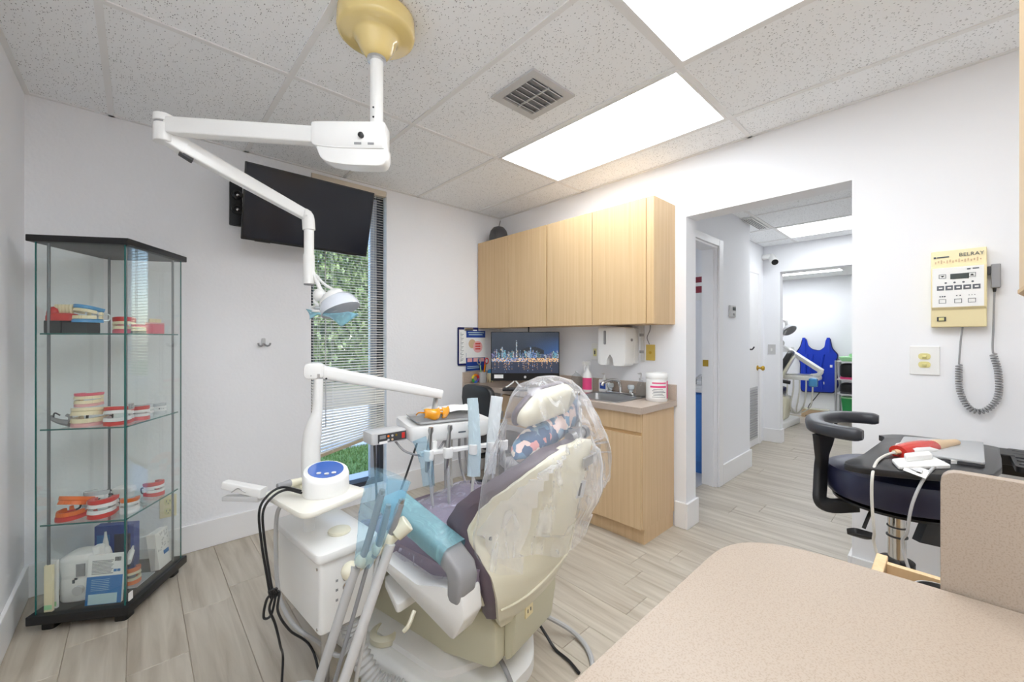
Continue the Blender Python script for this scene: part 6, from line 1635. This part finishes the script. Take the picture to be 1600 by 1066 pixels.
# ------------------------------------------------------------------ office chair at the desk
ox, oy = 2.085, 2.37
t = thing('office_chair', 'black office chair on castors at the counter knee space', 'chair', (ox, oy, 0), math.radians(88), local=True)   # local +y points to the back
obj('seat', MB().prism(rrect(.44, .42, .12, 0, -.02, 6), .42, .485, inset=.02), 'black', t)
bk = MB(); rings = []
for h, k_, yy in ((.58, .72, .20), (.59, .84, .20), (.64, .92, .21), (.80, .92, .235), (.875, .84, .24), (.90, .68, .24), (.91, .45, .24)):
    rings.append([(x_ * k_, yy - .025 * (1 - (x_ / .21) ** 2) * 0 + y_ - .10 * (x_ ** 2) * 2, h) for x_, y_ in rrect(.42, .05, .022, 0, 0, 4)])
obj('backrest', bk.loft(rings), 'black', t, smooth=60)
obj('back_support', MB().tube([(0, .02, .40), (0, .20, .38), (0, .25, .45), (0, .245, .66)], .020, 10), 'black', t)
obj('column', MB().cyl((0, 0, .10), (0, 0, .42), .025), 'black', t)
for k in range(5):
    a = 2 * PI * k / 5 + .25
    dx, dy = math.cos(a), math.sin(a)
    lg = obj('leg', MB().tube([(0, 0, .12), (dx * .15, dy * .15, .105), (dx * .31, dy * .31, .075)], lambda u: .026 - .008 * u, 8), 'black', t)
    obj('caster', MB().cyl((dx * .31 - dy * .022, dy * .31 + dx * .022, .03), (dx * .31 + dy * .022, dy * .31 - dx * .022, .03), .03, n=16), 'black', lg)
    obj('caster_stem', MB().cyl((dx * .31, dy * .31, .03), (dx * .31, dy * .31, .085), .009), 'black', lg)

# ------------------------------------------------------------------ far treatment room through the doorway
t = thing('lead_apron', 'bright blue lead apron hanging on the wall of the far treatment room', 'apron', (BX, 1.43, .40))
ap = [(1.665, .50), (1.64, .385), (1.22, .40), (1.165, .52), (1.20, .85), (1.165, 1.0), (1.24, 1.10), (1.265, 1.255), (1.315, 1.255), (1.335, 1.12), (1.40, 1.06), (1.50, 1.08), (1.555, 1.14), (1.575, 1.25), (1.63, 1.25), (1.66, 1.12), (1.72, 1.02), (1.66, .85)]
apr = rpoly(ap, .03, 4)
XF = Matrix(((0, 0, 1, BX - .035), (1, 0, 0, 0), (0, 1, 0, 0), (0, 0, 0, 1)))
obj('binding', MB().prism(apr, -.010, .010, XF, inset=.004), 'apron_edge', t)
sm = [(1.43 + (y_ - 1.43) * .95, .82 + (z_ - .82) * .965) for y_, z_ in apr]
obj('panel', MB().prism(sm, -.016, -.009, XF, inset=.003), 'apron', t)
for k, y_ in enumerate((1.36, 1.50, 1.57)):
    obj('fold', MB().tube([(BX - .052, y_, .45), (BX - .060, y_ + .02, .75), (BX - .052, y_ - .01, 1.0)], lambda u: .016, 8), 'apron', t)
obj('shoulder_strap', MB().box(BX - .065, BX - .045, 1.27, 1.31, 1.02, 1.26).box(BX - .065, BX - .045, 1.585, 1.625, 1.02, 1.26), 'apron', t)
obj('hook', MB().box(BX - .05, BX, 1.28, 1.30, 1.245, 1.265).box(BX - .05, BX, 1.595, 1.615, 1.245, 1.265), 'chrome', t)
obj('tag', MB().box(BX - .055, BX - .050, 1.24, 1.27, .80, .84).box(BX - .055, BX - .050, 1.34, 1.375, .53, .57), 'paper', t)
t = thing('beige_box', 'low beige box on the floor against the wall under the blue apron', 'box', (7.86, 1.45, 0))
obj('box', MB().box(7.80, 7.92, 1.28, 1.62, 0, .125), 'canopy' if False else 'tan', t, bevel=.004); obj('lid', MB().box(7.795, 7.925, 1.275, 1.625, .125, .14), 'cream', t, bevel=.003)
cx0, cx1, cy0, cy1 = 7.45, 7.80, .72, 1.13
t = thing('utility_cart', 'wheeled grey utility cart at the right of the far treatment room', 'cart', ((cx0 + cx1) / 2, (cy0 + cy1) / 2, 0))
for x_ in (cx0, cx1):
    for y_ in (cy0, cy1): obj('post', MB().cyl((x_, y_, .09), (x_, y_, .93), .014), 'alu', t)
for z in (.14, .45, .66, .92): obj('shelf', MB().box(cx0 - .01, cx1 + .01, cy0 - .01, cy1 + .01, z - .012, z), 'lgrey', t, bevel=.003)
for x_ in (cx0, cx1):
    for y_ in (cy0, cy1): obj('caster', MB().cyl((x_, y_ - .015, .045), (x_, y_ + .015, .045), .045).cyl((x_, y_, .05), (x_, y_, .10), .01), 'black', t)
t = thing('green_bin', 'green plastic bin on the second shelf of the utility cart', 'bin', (7.62, .98, .142))
obj('bin', MB().loft([[(7.60 + x_ * k_, .99 + y_ * k_, h) for x_, y_ in rrect(.20, .18, .02)] for h, k_ in ((.1405, .8), (.39, 1.0))]), 'green', t); obj('rim', MB().prism(rrect(.215, .195, .02, 7.60, .99), .385, .40), 'lime', t)
for z, lab in ((.4505, 'black bag on the middle shelf of the utility cart'), (.6605, 'black bag with magenta base on the upper shelf of the utility cart')):
    t = thing('black_bag', lab, 'bag', (7.62, .95, z))
    obj('bag', MB().prism(rrect(.26, .30, .08, 7.61, .95), z + (.025 if z > .6 else 0), z + (.225 if z > .6 else .15), inset=.04), 'rubber', t)
    obj('bag_base', MB().prism(rrect(.25, .29, .06, 7.61, .95), z, z + .03), 'magenta' if z > .6 else 'dgrey', t)
t = thing('green_tray', 'pale green tray on top of the utility cart', 'tray', (7.62, .95, .9205))
obj('tray', MB().loft([[(7.62 + x_ * k_, .93 + y_ * k_, h) for x_, y_ in rrect(.32, .36, .04)] for h, k_ in ((.9205, .8), (.98, 1.0), (.985, .9))]), 'lime', t); obj('contents', MB().box(7.55, 7.70, .83, 1.0, .985, 1.03), 'lime', t, bevel=.02)
# its own dental chair and unit, simplified to what shows
t = thing('far_dental_chair', 'pale dental chair with black backrest in the far treatment room', 'dental chair', (6.75, 1.85, 0))
obj('floor_base', MB().prism(rpoly([(6.45, 1.55), (7.25, 1.50), (7.30, 1.95), (6.5, 2.05)], .1), 0, .09, inset=.02), 'offwhite', t)
obj('pedestal', MB().prism(rpoly([(1.60, .08), (1.55, .42), (2.1, .45), (2.0, .08)], .05), 6.7, 7.0, YZ, inset=.02), 'cream', t)
obj('seat', MB().prism(rrect(.52, .62, .08, 6.85, 1.95), .44, .54, inset=.03), 'black', t)
obj('seat_shell', MB().prism(rrect(.56, .60, .08, 6.85, 1.93), .36, .44, inset=.02), 'cream', t)
T = local_m((6.80, 1.66, .80), .15, .45)
obj('backrest', MB().prism(rrect(.50, .62, .17), -.03, .04, T @ Matrix.Rotation(PI / 2, 4, 'X'), inset=.025), 'black', t)
obj('back_shell', MB().prism(rrect(.44, .56, .17, 0, -.02), .04, .075, T @ Matrix.Rotation(PI / 2, 4, 'X'), inset=.02), 'cream', t)
obj('armrest', MB().tube([(6.52, 1.85, .45), (6.50, 1.78, .62), (6.52, 1.60, .66), (6.53, 1.48, .65)], .025, 8), 'black', t)
t = thing('far_delivery_unit', 'white instrument unit with jointed arms left of the blue apron', 'dental unit', (7.3, 1.75, 0))
obj('post', MB().cyl((7.45, 1.95, 0), (7.45, 1.95, 1.05), .04), 'offwhite', t); obj('floor_box', MB().prism(rrect(.25, .25, .04, 7.45, 1.92), 0, .42, inset=.02), 'offwhite', t)
obj('unit_arm', beam((7.42, 1.88, 1.05), (7.30, 1.62, 1.09), .06, .055, .06, .055), 'offwhite', t)
obj('unit_arm', beam((7.22, 1.665, 1.08), (6.90, 1.20, .80), .065, .06, .06, .055), 'offwhite', t)
obj('arm_elbow', MB().tube([(6.93, 1.24, .82), (6.90, 1.21, .79), (6.93, 1.25, .74), (7.0, 1.33, .72)], .032, 8), 'offwhite', t)
obj('instrument_head', MB().prism(rrect(.30, .42, .05, 7.05, 1.45), .66, .72, inset=.015), 'offwhite', t)
obj('head_tray', MB().prism(rrect(.22, .34, .02, 7.05, 1.47), .722, .735), 'steel', t)
for k in range(5):
    y_ = 1.30 + k * .075
    obj('instrument_hose', MB().tube([(6.90, y_, .66), (6.88, y_, .50), (6.92, y_ + .04, .28), (7.1, 1.55, .15), (7.35, 1.75, .2)], .010, 6), 'whose', t)
obj('blue_sleeve', MB().box(6.84, 6.92, 1.24, 1.34, .58, .70), 'bluejaw', t, bevel=.02)
t = thing('far_operating_light', 'white jointed operating light above the chair in the far treatment room', 'lamp', (7.4, 1.9, 1.0))
obj('upper_arm', beam((7.45, 2.05, 1.68), (7.1, 1.66, 1.50), .05, .05, .04, .04), 'offwhite', t)
obj('wall_post', MB().cyl((7.45, 2.05, .9), (7.45, 2.05, 1.72), .028), 'offwhite', t)
obj('drop_arm', MB().tube([(7.1, 1.66, 1.50), (7.09, 1.655, 1.42), (7.06, 1.70, 1.30), (7.03, 1.78, 1.22)], .022, 8), 'offwhite', t)
obj('lamp_head', MB().lathe([(.03, -.03), (.07, .0), (.10, .05), (.09, .06), (.05, .02)], (7.08, 1.64, 1.40), (-.3, -.5, -.6)), 'grey', t)
obj('loop_handle', MB().tube([(7.02, 1.80, 1.22), (6.98, 1.72, 1.16), (6.98, 1.62, 1.10), (7.0, 1.58, 1.0), (6.98, 1.66, .92), (6.97, 1.80, .90)], .018, 8), 'offwhite', t)
obj('joint', MB().ball((7.06, 1.72, 1.18), .05), 'lgrey', t)
t = thing('apron_cord', 'thin black cord hanging below the blue apron to the floor', 'cord', (7.9, 1.55, 0))
obj('cord', MB().tube([(7.9, 1.40, .40), (7.88, 1.47, .28), (7.85, 1.53, .18), (7.80, 1.56, .02)], .006, 6), 'black', t)
